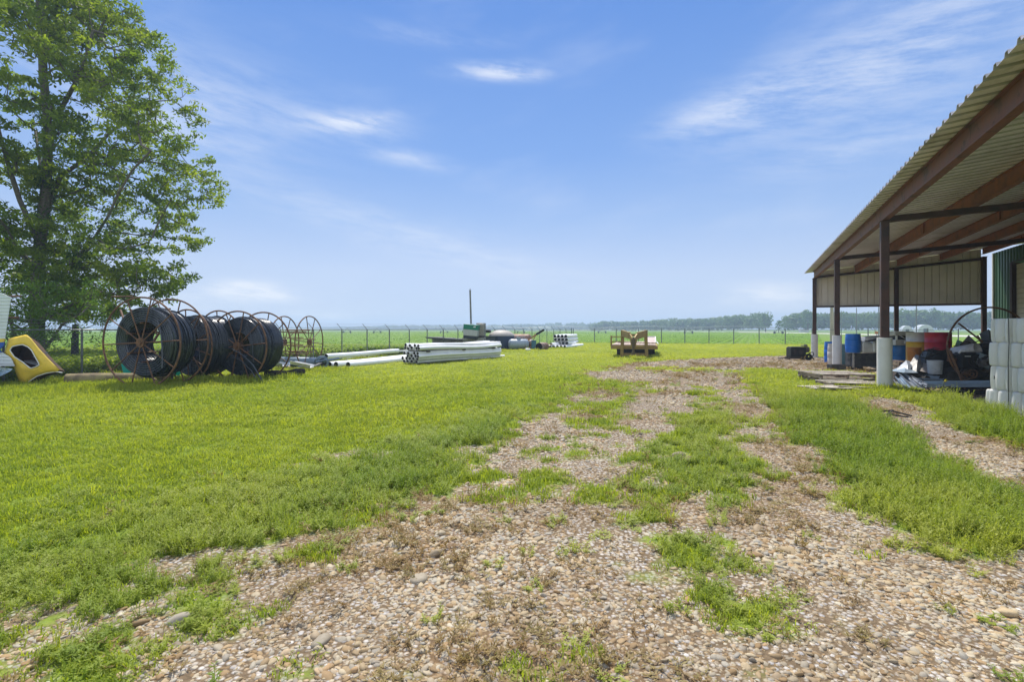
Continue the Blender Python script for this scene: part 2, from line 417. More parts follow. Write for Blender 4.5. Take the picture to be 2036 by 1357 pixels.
# ---------------------------------------------------------------- scatter with geometry nodes
def scatter(name, src, pts, rot, scl, idx_, tint, label, cat):
    me = bpy.data.meshes.new(name); N = len(pts)
    me.vertices.add(N); me.vertices.foreach_set('co', np.asarray(pts, np.float32).ravel())
    a = me.attributes.new('rot', 'FLOAT_VECTOR', 'POINT'); a.data.foreach_set('vector', np.asarray(rot, np.float32).ravel())
    a = me.attributes.new('scl', 'FLOAT_VECTOR', 'POINT'); a.data.foreach_set('vector', np.asarray(scl, np.float32).ravel())
    a = me.attributes.new('idx', 'INT', 'POINT'); a.data.foreach_set('value', np.asarray(idx_, np.int32))
    a = me.attributes.new('tint', 'FLOAT', 'POINT'); a.data.foreach_set('value', np.asarray(tint, np.float32))
    o = bpy.data.objects.new(name, me); sc.collection.objects.link(o)
    ng = bpy.data.node_groups.new(name+'_nodes', 'GeometryNodeTree')
    ng.interface.new_socket('Geometry', in_out='INPUT', socket_type='NodeSocketGeometry')
    ng.interface.new_socket('Geometry', in_out='OUTPUT', socket_type='NodeSocketGeometry')
    gi = ng.nodes.new('NodeGroupInput'); go = ng.nodes.new('NodeGroupOutput')
    jn = ng.nodes.new('GeometryNodeJoinGeometry')
    for so in src:
        oi = ng.nodes.new('GeometryNodeObjectInfo'); oi.inputs['Object'].default_value = so; oi.inputs['As Instance'].default_value = True
        ng.links.new(oi.outputs['Geometry'], jn.inputs[0])
    ip = ng.nodes.new('GeometryNodeInstanceOnPoints'); ip.inputs['Pick Instance'].default_value = True
    def na(nm, ty):
        q = ng.nodes.new('GeometryNodeInputNamedAttribute'); q.data_type = ty; q.inputs[0].default_value = nm
        return next(x for x in q.outputs if x.enabled and x.name == 'Attribute')
    ng.links.new(gi.outputs[0], ip.inputs['Points']); ng.links.new(jn.outputs[0], ip.inputs['Instance'])
    ng.links.new(na('idx', 'INT'), ip.inputs['Instance Index'])
    er = ng.nodes.new('FunctionNodeEulerToRotation'); ng.links.new(na('rot', 'FLOAT_VECTOR'), er.inputs[0])
    ng.links.new(er.outputs[0], ip.inputs['Rotation']); ng.links.new(na('scl', 'FLOAT_VECTOR'), ip.inputs['Scale'])
    ng.links.new(ip.outputs[0], go.inputs[0])
    md = o.modifiers.new('scatter', 'NODES'); md.node_group = ng
    return struct(o, 'stuff', label, cat)
def src_obj(name, V, F, k, m, smooth=False):
    o = npmesh(name, V, F, m, k, smooth=smooth); sc.collection.objects.unlink(o); return o

def blades(n, rad, h0, h1, wd, lean, seed):
    """n bent grass blades in a tuft: 2 quads each (as quads)"""
    r = np.random.default_rng(seed); V = []; F = []
    for i in range(n):
        a = r.uniform(0, 6.28); q = rad*math.sqrt(r.uniform()); x, y = q*math.cos(a), q*math.sin(a)
        h = r.uniform(h0, h1); b = r.uniform(0, 6.28); ln = r.uniform(.1, 1)*lean*h; wx, wy = -math.sin(b)*wd/2, math.cos(b)*wd/2
        lx, ly = math.cos(b)*ln, math.sin(b)*ln; o = len(V)
        V += [(x-wx, y-wy, 0), (x+wx, y+wy, 0), (x+lx*.35+wx*.8, y+ly*.35+wy*.8, h*.6), (x+lx*.35-wx*.8, y+ly*.35-wy*.8, h*.6),
              (x+lx+wx*.15, y+ly+wy*.15, h*(1-.25*lean)), (x+lx-wx*.15, y+ly-wy*.15, h*(1-.25*lean))]
        F += [(o, o+1, o+2, o+3), (o+3, o+2, o+4, o+5)]
    return V, F
def feather(n, rad, h0, h1, lf, nl, seed, lean=.35):
    """feathery weed: stems set with short narrow leaflets"""
    r = np.random.default_rng(seed); V = []; F = []
    for i in range(n):
        a = r.uniform(0, 6.28); q = rad*math.sqrt(r.uniform()); x, y = q*math.cos(a), q*math.sin(a); h = r.uniform(h0, h1)
        b = a + r.normal(0, .6); ln = lean*h*r.uniform(.2, 1); sx, sy = math.cos(b)*ln, math.sin(b)*ln; o = len(V); wd = .0022
        V += [(x-wd, y, 0), (x+wd, y, 0), (x+sx+wd*.5, y+sy, h), (x+sx-wd*.5, y+sy, h)]; F += [(o, o+1, o+2, o+3)]
        for j in range(nl):
            t = (j+r.uniform(.2, 1))/nl*.88+.12; cx, cy, cz = x+sx*t*t, y+sy*t*t, h*t
            c = r.uniform(0, 6.28); L = lf*r.uniform(.6, 1.2)*(1.15-.5*t); up = L*r.uniform(.25, .9); w2 = L*.13
            dx, dy = math.cos(c)*L, math.sin(c)*L; o = len(V)
            V += [(cx, cy, cz), (cx+dx*.5-dy*.13, cy+dy*.5+dx*.13, cz+up*.5), (cx+dx, cy+dy, cz+up), (cx+dx*.5+dy*.13, cy+dy*.5-dx*.13, cz+up*.5)]
            F += [(o, o+1, o+2, o+3)]
    return V, F

GR = dict(inst=True)
m_lawn = leafmat('lawn_grass', (.16, .25, .025), (.33, .405, .044), (.43, .475, .065), trans=.5, yellow=(1.3, 1.25, .5), **GR)
m_weed = leafmat('feathery_weed', (.15, .235, .028), (.28, .355, .048), (.39, .42, .08), trans=.45, yellow=(1.3, 1.35, .5), **GR)
m_dry = leafmat('dry_weed', (.20, .12, .045), (.34, .23, .09), (.32, .28, .11), trans=.3, yellow=(1.1, 1, .7), **GR)
lawn_src = [src_obj('lawn_tuft', *blades(30, .11, .03, .08, .008, .9, 100+i), 4, m_lawn) for i in range(5)]
weed_src = [src_obj('weed_tuft', *feather(10, .07, .09, .22, .034, 16, 200+i), 4, m_weed) for i in range(5)]
dry_src = [src_obj('dry_tuft', *feather(10, .08, .01, .045, .034, 7, 300+i, 2.0), 4, m_dry) for i in range(4)]

def cand(y0, y1, rho, wid=1.12, pad=1.2):
    """random ground points at rho per square metre within the wedge the place shows"""
    area = (y1-y0)*2*(wid*(y0+y1)/2+pad); n = int(area*rho)
    y = rng.uniform(y0, y1, n*2); keep = rng.uniform(0, 1, n*2) < (wid*y+pad)/(wid*y1+pad); y = y[keep][:n]
    x = rng.uniform(-1, 1, len(y))*(wid*y+pad); return x, y
FA, FD = Vector((-8.42, 24.9)), Vector((.787, 1.589))          # left fence line, per post
FCN = Vector((6.55, 55.1)); FR = Vector((39.7, 45.0))
def outside_fence(x, y):
    c1 = FD.x*(y-FA.y) - FD.y*(x-FA.x) > 0
    c2 = (y > FCN.y + (FR.y-FCN.y)/(FR.x-FCN.x)*(x-FCN.x))
    return c1 | c2
def under_roof(x, y):
    t = (x-9.57)*.902 - (y-12.9)*.432; s = (x-9.57)*.432 + (y-12.9)*.902
    return (t > .9) & (s < 17) & (s > -12)
def do_scatter(name, src, bands, prob, sc_fn, tint_fn, label, cat, tilt=.15):
    P_, S_, T_ = [], [], []
    for y0, y1, rho, k in bands:
        x, y = cand(y0, y1, rho)
        p = prob(x, y); q = rng.uniform(0, 1, len(x)) < p; x, y = x[q], y[q]
        P_.append(np.stack([x, y, hgt(x, y)-.003], -1)); s = sc_fn(x, y)*k; S_.append(s); T_.append(tint_fn(x, y))
    pts = np.concatenate(P_); s = np.concatenate(S_); N = len(pts)
    rot = np.stack([rng.normal(0, tilt, N), rng.normal(0, tilt, N), rng.uniform(0, 6.28, N)], -1)
    scatter(name, src, pts, rot, s, rng.integers(0, len(src), N), np.clip(np.concatenate(T_), 0, 1), label, cat)
    print(name, N)
def s3(a, b=None): b = a if b is None else b; return np.stack([a, a, b], -1)
def worley(x, y, c, seed=0):
    xi, yi = np.floor(x/c), np.floor(y/c); best = np.full(np.shape(x), 9.)
    for a in (-1, 0, 1):
        for b in (-1, 0, 1):
            cx, cy = xi+a, yi+b
            jx = vnoise(cx*7.31+seed, cy*3.77, .01, 5); jy = vnoise(cx*2.93, cy*5.19+seed, .01, 6)
            best = np.minimum(best, np.hypot((cx+jx)-x/c, (cy+jy)-y/c))
    return best
def tuss(x, y): return np.clip(1.12-worley(x, y, .42, 3)*.95, .12, 1)*.65 + np.clip(1.1-worley(x, y, .95, 9)*.9, .1, 1)*.5
LONG = [(-10.6, 13.2, 1.6), (-9.5, 13.0, 1.3), (-8.9, 14.4, 1.2), (-7.9, 14.8, 1.0), (-12.6, 13.3, 1.6), (-13.6, 12.9, 1.5), (-11.6, 14.2, 1.2), (-7.2, 15.6, .9), (-6.9, 18.2, 1.0), (6.6, 26.6, 1.5), (9.6, 12.9, .8), (13.0, 20.2, .8), (16.6, 27.6, .8), (-.8, 34.5, 1.6), (1.2, 35.2, 1.3), (3.6, 38.4, 1.2)]
def longg(x, y):
    v = np.zeros(len(x))
    for cx, cy, r_ in LONG: v = np.maximum(v, np.exp(-((x-cx)**2+(y-cy)**2)/(r_*r_)*1.2))
    for k in range(-10, 19): v = np.maximum(v, .9*np.exp(-((x-(FA.x+FD.x*(k+.5)))**2+(y-(FA.y+FD.y*(k+.5)))**2)/.9))
    return v
# lawn
def lawn_tint(x, y):
    # yellower mown lawn in the distance and left, greener by the tracks; broad streaks
    return np.clip(.18 + 1.1*(fbm(x, y, 3, 5, 5)-.45) + .5*np.clip((y-7)/14, 0, 1) + rng.normal(0, .13, len(x)), 0, 1)
do_scatter('lawn_grass', lawn_src, [(1.6, 4, 260, .8), (4, 8, 170, 1.0), (8, 14, 90, 1.4), (14, 24, 42, 2.0), (24, 40, 20, 2.8), (40, 56, 9, 3.6)],
           lambda x, y: np.where(outside_fence(x, y) | (under_roof(x, y)), 0, samp(grassA, x, y)**1.5*(1-.75*samp(tall_s, x, y))),
           lambda x, y: s3(rng.uniform(.75, 1.25, len(x)), rng.uniform(.6, 1.25, len(x))*(.35+1.2*fbm(x, y, .8, 4, 8)+1.6*longg(x, y))/np.clip(y/12, 1, 2.4)),
           lawn_tint, 'short bright green lawn grass covering the yard', 'grass')
do_scatter('weeds', weed_src, [(1.6, 3.5, 230, .8), (3.5, 6, 160, .95), (6, 10, 90, 1.15), (10, 18, 36, 1.5)],
           lambda x, y: np.where(under_roof(x, y) | outside_fence(x, y), 0, samp(grassA, x, y)*(samp(tall_s, x, y)*.95 + .16*(samp(bare_s, x, y) > .1))) + np.where(under_roof(x, y), 0, .012*(samp(grassA, x, y) < .3)),
           lambda x, y: s3(rng.uniform(.8, 1.3, len(x)), np.clip(.3+.75*samp(tall_s, x, y), .3, 1.1)*rng.uniform(.7, 1.15, len(x))*(.1+1.15*tuss(x, y))),
           lambda x, y: np.clip((fbm(x, y, 1.5, 4, 55)-.42)*2.2 + .35*(1-samp(tall_s, x, y)) + rng.normal(0, .1, len(x)), 0, 1),
           'feathery green weeds growing along the gravel tracks', 'weeds')
do_scatter('dry_weeds', dry_src, [(1.6, 3.5, 160, .9), (3.5, 6, 90, 1.1), (6, 12, 38, 1.5), (12, 24, 12, 2.2)],
           lambda x, y: np.where(under_roof(x, y) | outside_fence(x, y), 0, np.clip((samp(bare_s, x, y) > .12)*(samp(dryA, x, y)*.55 + .05)*(1-.6*samp(tall_s, x, y)), 0, 1)),
           lambda x, y: s3(rng.uniform(.7, 1.3, len(x)), rng.uniform(.4, 1.1, len(x))),
           lambda x, y: rng.uniform(0, .8, len(x)), 'dead brown weeds and straw lying on the gravel', 'dry weeds', .25)
# pebbles
def pebble_mat():
    m = bpy.data.materials.new('river_pebble'); m.use_nodes = True; t = NT(m.node_tree); t.n.clear()
    r = t.add('ShaderNodeObjectInfo').outputs['Random']
    c = t.ramp(r, [(0, (.27, .18, .09)), (.12, (.40, .28, .16)), (.3, (.50, .41, .28)), (.45, (.52, .47, .38)), (.6, (.42, .40, .36)), (.74, (.33, .33, .33)), (.86, (.60, .57, .50)), (1, (.45, .29, .15))])
    co = t.add('ShaderNodeTexCoord').outputs['Object']
    c = t.mix(t.sstep(t.noise(2.5, 5, co, .7), .3, .75, 0, .45), c, (.22, .17, .12))
    at = t.add('ShaderNodeAttribute', attribute_type='INSTANCER', attribute_name='tint').outputs['Fac']
    c = t.mix(t.math('MULTIPLY', at, .62), c, (.17, .125, .08)); c = t.mix(1, c, (.96, .91, .78), 'MULTIPLY')
    b = t.add('ShaderNodeBsdfPrincipled', {'Base Color': c, 'Roughness': .75, 'Specular IOR Level': .3})
    t.add('ShaderNodeOutputMaterial', {'Surface': b.outputs[0]}); return m
def pebble(seed):
    import bmesh
    bm = bmesh.new(); bmesh.ops.create_icosphere(bm, subdivisions=2, radius=1)
    r = np.random.default_rng(seed); V = np.array([v.co[:] for v in bm.verts]); F = [[v.index for v in f.verts] for f in bm.faces]; bm.free()
    for _ in range(7):   # knock flats into it
        d = r.normal(size=3); d /= np.linalg.norm(d); lim = r.uniform(.55, .85); q = V@d; ex = np.clip(q-lim, 0, None); V = V - np.outer(ex*.85, d)
    V = V*np.array([1, r.uniform(.6, .9), r.uniform(.28, .55)]); return V, F
pm = pebble_mat()
peb_src = [src_obj('pebble', *pebble(i), 3, pm, True) for i in range(8)]
def peb_prob(x, y):
    g = samp(1-grassA, x, y); z = fbm(x, y, .8, 3, 91); und = under_roof(x, y)
    return np.where(und, .3, np.clip(g*(.35+1.1*z) - .35*samp(dryA, x, y), 0, 1))
def peb_scale(lo, hi):
    def f(x, y):
        s = np.exp(rng.normal(0, .52, len(x)))*(lo+hi)/2; s = np.clip(s*(.3+1.5*fbm(x, y, .9, 4, 66)), lo*.5, hi*2.1); return s3(s)
    return f
do_scatter('gravel', peb_src, [(1.6, 3, 4600, .86), (3, 4.5, 2900, .94), (4.5, 7, 1500, 1.1), (7, 11, 640, 1.4), (11, 18, 240, 1.9), (18, 30, 80, 3.0)], peb_prob, peb_scale(.0065, .0175),
           lambda x, y: np.clip((fbm(x, y, .7, 4, 41)-.42)*2.6 + rng.normal(0, .22, len(x)), 0, 1), 'grey and tan river gravel on the drive', 'gravel', .3)
# big cobbles lying loose
do_scatter('cobbles', peb_src, [(1.6, 5, 14, .75), (5, 14, 4, 1.0)], lambda x, y: samp(1-grassA, x, y)*.9*(fbm(x, y, .9, 2, 14) > .5) + np.where((x < -.3) & (samp(bare_s, x, y) > .2), .5, 0), peb_scale(.028, .05),
           lambda x, y: rng.uniform(0, 1, len(x)), 'larger loose cobbles among the gravel', 'cobbles', .3)


long_src = [src_obj('long_grass', *blades(16, .05, .10, .26, .006, .8, 700+i), 4, m_lawn) for i in range(4)]
do_scatter('long_grass', long_src, [(1.6, 4, 16, .8), (4, 9, 8, 1.0), (9, 16, 4, 1.3)], lambda x, y: np.where(under_roof(x, y) | outside_fence(x, y), 0, samp(grassA, x, y)*np.clip(samp(tall_s, x, y)+.25*(samp(bare_s, x, y) > .1), 0, 1)*(fbm(x, y, 1.1, 3, 88) > .47)),
           lambda x, y: s3(rng.uniform(.7, 1.3, len(x)), rng.uniform(.45, 1.0, len(x))), lambda x, y: rng.uniform(0, .9, len(x)), 'longer grass blades standing among the weeds', 'grass')

# ================================================================ OPEN SHED
BRZ = -math.atan2(.479, 1.0)
O1 = Vector((9.57, 12.92, 0))
def SB(t, s, z=0):   # shed frame -> world
    return Vector((O1.x + .9019*t + .4320*s, O1.y - .4320*t + .9019*s, z))
M_rust = mat('red_oxide_steel', (.20, .075, .045), .6, .1, var=.2, scale=5, col2=(.11, .06, .045), thr=.58, s2=2.5, bump=.15)
M_rustl = mat('orange_oxide_steel', (.30, .115, .055), .65, .1, var=.2, scale=4, col2=(.2, .09, .05), thr=.56, s2=3)
M_post = mat('dark_oxide_steel', (.085, .04, .03), .6, .1, var=.2, scale=5, col2=(.05, .03, .028), thr=.55)
M_galv = mat('galvalume_roofing', (.84, .80, .88), .42, .15, var=.12, scale=1.5, col2=(.52, .50, .47), thr=.6, s2=.8)
M_pvc = mat('white_pvc', (.68, .68, .66), .42, var=.05, scale=3, col2=(.5, .48, .42), thr=.66, s2=2.2, spec=.5)
M_panel = mat('tan_metal_panel', (.86, .79, .71), .5, .1, var=.07, scale=1.2)
M_green = mat('green_metal_siding', (.055, .125, .065), .45, .2, var=.15, scale=1.5, col2=(.09, .15, .09), thr=.6)
M_white = mat('white_paint', (.74, .74, .72), .45, var=.06, scale=2, col2=(.55, .53, .48), thr=.68)
shed = thing('open_shed', 'open-sided metal shed with red oxide steel posts and a corrugated lean-to roof on the right', 'shed', O1, BRZ)
def zr(t): return 4.53 + .11*t      # beam centre height at t
# corrugated roof, ribs run up the slope
rb = MB(); prof = []; s = -12.0; k = 0
while s < 16.75:
    prof += [(s, 0), (s+.18, 0), (s+.20, .055), (s+.265, .055), (s+.285, 0)]; s += .305
ts = [-.42, 1, 3, 5, 7, 9.4, 13]
nP = len(prof); vs = []; 
for t_ in ts: vs += [(t_, a, zr(t_)+.215 + b) for a, b in prof]
rb._add(vs, [(i*nP+j, (i+1)*nP+j, (i+1)*nP+j+1, i*nP+j+1) for i in range(len(ts)-1) for j in range(nP-1)])
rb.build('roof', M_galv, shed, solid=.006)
_t = NT(M_galv.node_tree); _b = next(n for n in _t.n if n.type == 'BSDF_PRINCIPLED'); _src = _b.inputs['Base Color'].links[0].from_socket   # dark stripes painted into the ribs to deepen their groove shading
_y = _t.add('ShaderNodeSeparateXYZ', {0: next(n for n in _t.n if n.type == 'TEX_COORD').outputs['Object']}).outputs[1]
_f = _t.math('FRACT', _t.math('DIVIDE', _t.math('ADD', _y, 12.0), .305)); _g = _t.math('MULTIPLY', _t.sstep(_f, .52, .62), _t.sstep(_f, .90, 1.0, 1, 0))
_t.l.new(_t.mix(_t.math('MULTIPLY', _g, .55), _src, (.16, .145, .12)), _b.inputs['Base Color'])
eb = MB(); eb.ibeam((0, -12, zr(0)), (0, 16.55, zr(0)), .15, .38); eb.build('eave_beam', M_rust, shed)
for t_, hh in ((1.87, .36), (3.7, .30), (5.45, .30), (7.1, .28)):
    b_ = MB(); b_.ibeam((t_, -12, zr(t_)+.19-hh/2), (t_, 16.4, zr(t_)+.19-hh/2), .13, hh)
    for s_ in (-4, 4.2, 12.3): b_.box((t_-.045, s_, zr(t_)+.19-hh/2), (.04, .012, hh-.04))
    b_.build('purlin', M_rustl, shed)
for s_, z0, z1 in ((0, 4.37, 4.63), (8.1, 4.40, 4.80), (-8.1, 4.37, 4.63)):
    b_ = MB(); b_.bar((.1, s_+.02, z0), (7.4, s_+.02, z1), .13, .15); b_.build('tie_beam', M_post, shed)
for t_, s_, sl, r_, ht in ((0, 0, 1.33, .165, 4.34), (0, 8.1, 1.30, .165, 4.34), (0, 16.3, 1.27, .165, 4.34), (3.65, 16.3, .9, .0, 4.74), (7.12, 16.3, .9, .0, 5.1), (0, -8.1, 1.33, .165, 4.34)):
    p_ = MB(); p_.box((t_, s_, ht/2), (.18, .18, ht)); p_.box((t_, s_, ht-.02), (.24, .24, .02))
    po = p_.build('post', M_post, shed, bev=.012)
    if r_:
        q = MB(); q.lathe([(r_-.012, .02), (r_, 0), (r_, sl-.004), (r_-.004, sl), (r_-.016, sl), (r_-.016, .05)], 32, Matrix.Translation((t_, s_, 0)))
        sleeve = q.build('sleeve', M_pvc, po, smooth=True)
# far end wall: hanging tan panels with vertical joints
ew = MB(); x = .06
while x < 7.03:
    x1 = min(x+.30, 7.06)
    z1, z2 = zr(x)+.18, zr(x1)+.18
    ew._add([(x, 16.46, 2.80), (x1-.035, 16.46, 2.80), (x1-.035, 16.46, z2), (x, 16.46, z1), (x1-.035, 16.52, 2.80), (x1, 16.52, 2.80), (x1, 16.52, z2), (x1-.035, 16.52, z2)],
            [(0, 1, 2, 3), (1, 4, 7, 2), (4, 5, 6, 7)])
    ew._add([(x1, 16.52, 2.80), (x1, 16.46, 2.80), (x1, 16.46, z2), (x1, 16.52, z2)], [(0, 1, 2, 3)])
    x = x1
ew.build('end_wall_panel', M_panel, shed, solid=.004)
g_ = MB(); g_.bar((.02, 16.38, 2.78), (7.1, 16.38, 2.78), .12, .09); g_.build('girt', M_post, shed)
g_ = MB(); g_.bar((.02, 16.38, 4.40), (7.1, 16.38, 5.0), .1, .12); g_.build('girt', M_post, shed)

# green building beyond the shed
TW = 7.75
bld = thing('metal_building', 'green ribbed metal building with a white overhead door at the right edge', 'building', O1, BRZ)
def ribbed(pts_s, z0, z1f, t_):
    m_ = MB(); s_ = pts_s[0]
    while s_ < pts_s[1]-.01:
        e_ = min(s_+.30, pts_s[1])
        pr = [(s_, 0), (s_+.12*(e_-s_)/.3, 0), (s_+.15*(e_-s_)/.3, .03), (s_+.21*(e_-s_)/.3, .03), (s_+.24*(e_-s_)/.3, 0), (e_, 0)]
        n_ = len(pr); vv = [(t_-b, a, z0) for a, b in pr] + [(t_-b, a, z1f) for a, b in pr]
        m_._add(vv, [(i, i+1, n_+i+1, n_+i) for i in range(n_-1)]); s_ = e_
    return m_
wm = ribbed((15.1, 17.0), 0, 5.33, TW); m2 = ribbed((10.0, 15.1), 4.62, 5.33, TW); wm._add(m2.v, m2.f); m2 = ribbed((-10, 10.0), 0, 5.33, TW); wm._add(m2.v, m2.f)
wm._add([(TW, 17.0, 0), (TW+9, 17.0, 0), (TW+9, 17.0, 5.33), (TW, 17.0, 5.33)], [(0, 1, 2, 3)])
wm.build('wall', M_green, bld)
t_ = MB(); t_.box((TW-.02, 17.03, 2.66), (.14, .09, 5.32)); t_.build('corner_trim', M_white, bld)
t_ = MB(); t_.box((TW+.05, 15.0, 2.3), (.3, .22, 4.6)); t_.box((TW+.05, 10.1, 2.3), (.3, .2, 4.6)); t_.box((TW-.03, 12.55, 4.64), (.06, 5.1, .05)); t_.build('door_frame', mat('dark_jamb_paint', (.06, .035, .03), .6), bld)
dm = MB()
for i in range(20): dm.box((TW+.08, 12.55, .115+i*.226), (.04, 4.7, .214))
dm.build('overhead_door', mat('cream_door_paint', (.55, .53, .46), .5, var=.05), bld, bev=.006)

# ================================================================ FENCES
M_fp = mat('grey_fence_steel', (.16, .17, .17), .5, .6, var=.2)
def fence(name, label, pts, arms, pitch, hgt_=1.55, armdir=(-1, .3)):
    f_ = thing(name, label, 'fence', pts[0])
    o = Vector(pts[0])
    for i, p in enumerate(pts):
        l = Vector(p)-o; corner = not arms[i]
        r_ = .030 if not corner else .045; h_ = hgt_ + (.12 if corner else 0)
        m_ = MB(); m_.cyl((l.x, l.y, 0), (l.x, l.y, h_), r_, n=8)
        po = m_.build('post', M_fp, f_, smooth=True)
        if arms[i]:
            a_ = MB(); a_.cyl((l.x, l.y, hgt_-.01), (l.x+armdir[0]*.27, l.y+armdir[1]*.27, hgt_+.28), .014, n=5); a_.build('barb_arm', M_fp, po)
    r_ = MB(); wi = MB(); wr = MB()
    for a, b in zip(pts[:-1], pts[1:]):
        a = Vector(a)-o; b = Vector(b)-o; r_.cyl((a.x, a.y, hgt_-.02), (b.x, b.y, hgt_-.02), .021, n=6)
        for k in (1, 2, 3):
            q = k/3.1; off = Vector((armdir[0]*.27*q, armdir[1]*.27*q, hgt_+.28*q)); wi.cyl(a+off, b+off, .0035, n=3, cap=False)
        L = (b-a).length; d = (b-a)/L; n_ = int(L/pitch)
        for j in range(-int(1.45/pitch), n_+1):     # diagonal wires both ways
            for sg in (1, -1):
                x0 = j*pitch; z0 = .04; x1 = x0+1.45; z1 = 1.49
                if sg < 0: z0, z1 = z1, z0
                c0, c1 = max(0, x0), min(L, x1)
                if c1-c0 < .02: continue
                f0, f1 = (c0-x0)/1.45, (c1-x0)/1.45
                wr.cyl(a+d*c0+Vector((0, 0, z0+(z1-z0)*f0)), a+d*c1+Vector((0, 0, z0+(z1-z0)*f1)), .0022, n=3, cap=False)
    r_.build('top_rail', M_fp, f_, smooth=True); wi.build('barbed_wire', M_fp, f_); wr.build('chain_link', M_fp, f_)
    return f_
def LF(k): return (FA.x+FD.x*k, FA.y+FD.y*k, 0)
lp = [LF(k) for k in range(-11, 20)]
fence('chain_link_fence', 'long chain-link fence with angled barbed-wire arms running back from the tree to the far corner', lp, [k != 19 for k in range(-11, 20)], .11)
NR = 15
rp_ = [(FCN.x+.15+(FR.x-FCN.x)*i/NR, FCN.y-.1+(FR.y-FCN.y)*i/NR, 0) for i in range(NR+1)]
fence('chain_link_fence', 'chain-link fence crossing behind the yellow trailer and shed with straight posts', rp_, [False]+[False]*NR, .2, 1.5, (0, .2))

# ================================================================ TREES
def leaves_mesh(C, n_per, sig, size, seed, flat=.7, extra=None):
    """C: (N,3) cluster centres; returns verts, faces(quads), tint"""
    r = np.random.default_rng(seed); N = len(C)*n_per
    c = np.repeat(C, n_per, 0); s = np.repeat(np.broadcast_to(sig, len(C)), n_per)[:, None]
    d = r.normal(size=(N, 3)); d /= np.linalg.norm(d, axis=1)[:, None]; rad = r.uniform(0, 1, (N, 1))**.5
    p = c + d*rad*s*np.array([1.35, 1.35, flat])*1.25
    a = r.normal(size=(N, 3)); a[:, 2] -= .3; a /= np.linalg.norm(a, axis=1)[:, None]
    b = np.cross(a, r.normal(size=(N, 3))); b /= np.linalg.norm(b, axis=1)[:, None]
    nrm = np.cross(a, b); L = size*r.uniform(.6, 1.35, (N, 1)); W = L*r.uniform(.32, .5, (N, 1))
    V = np.stack([p-a*L*.5, p+b*W*.5+nrm*L*.06, p+a*L*.5, p-b*W*.5+nrm*L*.06], 1).reshape(-1, 3)
    F = np.arange(N*4).reshape(-1, 4); cl = np.repeat(r.uniform(0, 1, len(C)), n_per)
    t = np.repeat(np.clip(.55*cl + .45*r.uniform(0, 1, N), 0, 1), 4)
    return V, F, t
def skeleton(nodes, parent, attr, seg=.45, jit=.06, lift=.25):
    """join attractor points one by one to the nearest node of the growing skeleton"""
    nodes = [np.array(n, float) for n in nodes]; parent = list(parent); base = np.array(nodes)
    d0 = np.array([np.linalg.norm(base-a, axis=1).min() for a in attr]); order = np.argsort(d0); tips = []
    arr = np.zeros((len(attr)*8+len(nodes)+10, 3)); n = len(nodes); arr[:n] = base; par = parent + [0]*(len(arr)-n)
    for oi in order:
        a = attr[oi]; dv = arr[:n]-a; dist = np.sqrt((dv**2).sum(1)) + .55*np.clip(arr[:n, 2]-a[2]+.2, 0, None)
        j = int(dist.argmin()); p = arr[j]; L = np.linalg.norm(a-p); k = max(1, min(6, int(L/seg))); pr = j
        for q in range(1, k+1):
            f = q/k; pt = p+(a-p)*f; pt = pt + (rng.normal(size=3)*jit*L*.5 - np.array([0, 0, lift*L*.4*math.sin(math.pi*f)]))*(f < 1)
            arr[n] = pt; par[n] = pr; pr = n; n += 1
            if n >= len(arr)-1: break
        tips.append(pr)
        if n >= len(arr)-8: break
    return arr[:n], par[:n], tips
def limb_mesh(arr, par, tips, r_tip, power, rmin=None, nside=5):
    n = len(arr); cnt = np.zeros(n)
    for t_ in tips: cnt[t_] += 1
    for i in range(n-1, 0, -1):
        if par[i] is not None and par[i] >= 0: cnt[par[i]] += cnt[i]
    rad = r_tip*np.maximum(cnt, 1)**power
    V = []; F = []
    for i in range(n):
        j = par[i]
        if j is None or j < 0: continue
        p0, p1 = Vector(arr[j]), Vector(arr[i]); d = p1-p0
        if d.length < 1e-4: continue
        d.normalize(); x = d.orthogonal().normalized(); y = d.cross(x); r0 = min(rad[j], rad[i]*1.35); r1 = rad[i]; ns = 8 if r1 > .08 else (5 if r1 > .02 else 3)
        if r0 > .25: ns = 12
        o = len(V); p0 = p0 - d*r0*.25
        for p, r_ in ((p0, r0), (p1, r1)):
            V += [tuple(p+(x*math.cos(k*6.2832/ns)+y*math.sin(k*6.2832/ns))*r_) for k in range(ns)]
        F += [(o+k, o+(k+1) % ns, o+ns+(k+1) % ns, o+ns+k) for k in range(ns)]
    return np.array(V), F, rad
M_bark = mat('grey_bark', (.12, .10, .08), .9, var=.3, scale=9, bump=.6, bscale=18)
m_oak = leafmat('tree_leaves', (.05, .095, .012), (.17, .24, .026), (.25, .30, .038), trans=.5, nscale=.45, yellow=(1.6, 1.65, .5))
m_ivy = leafmat('ivy_leaves', (.03, .075, .012), (.06, .13, .02), trans=.35)

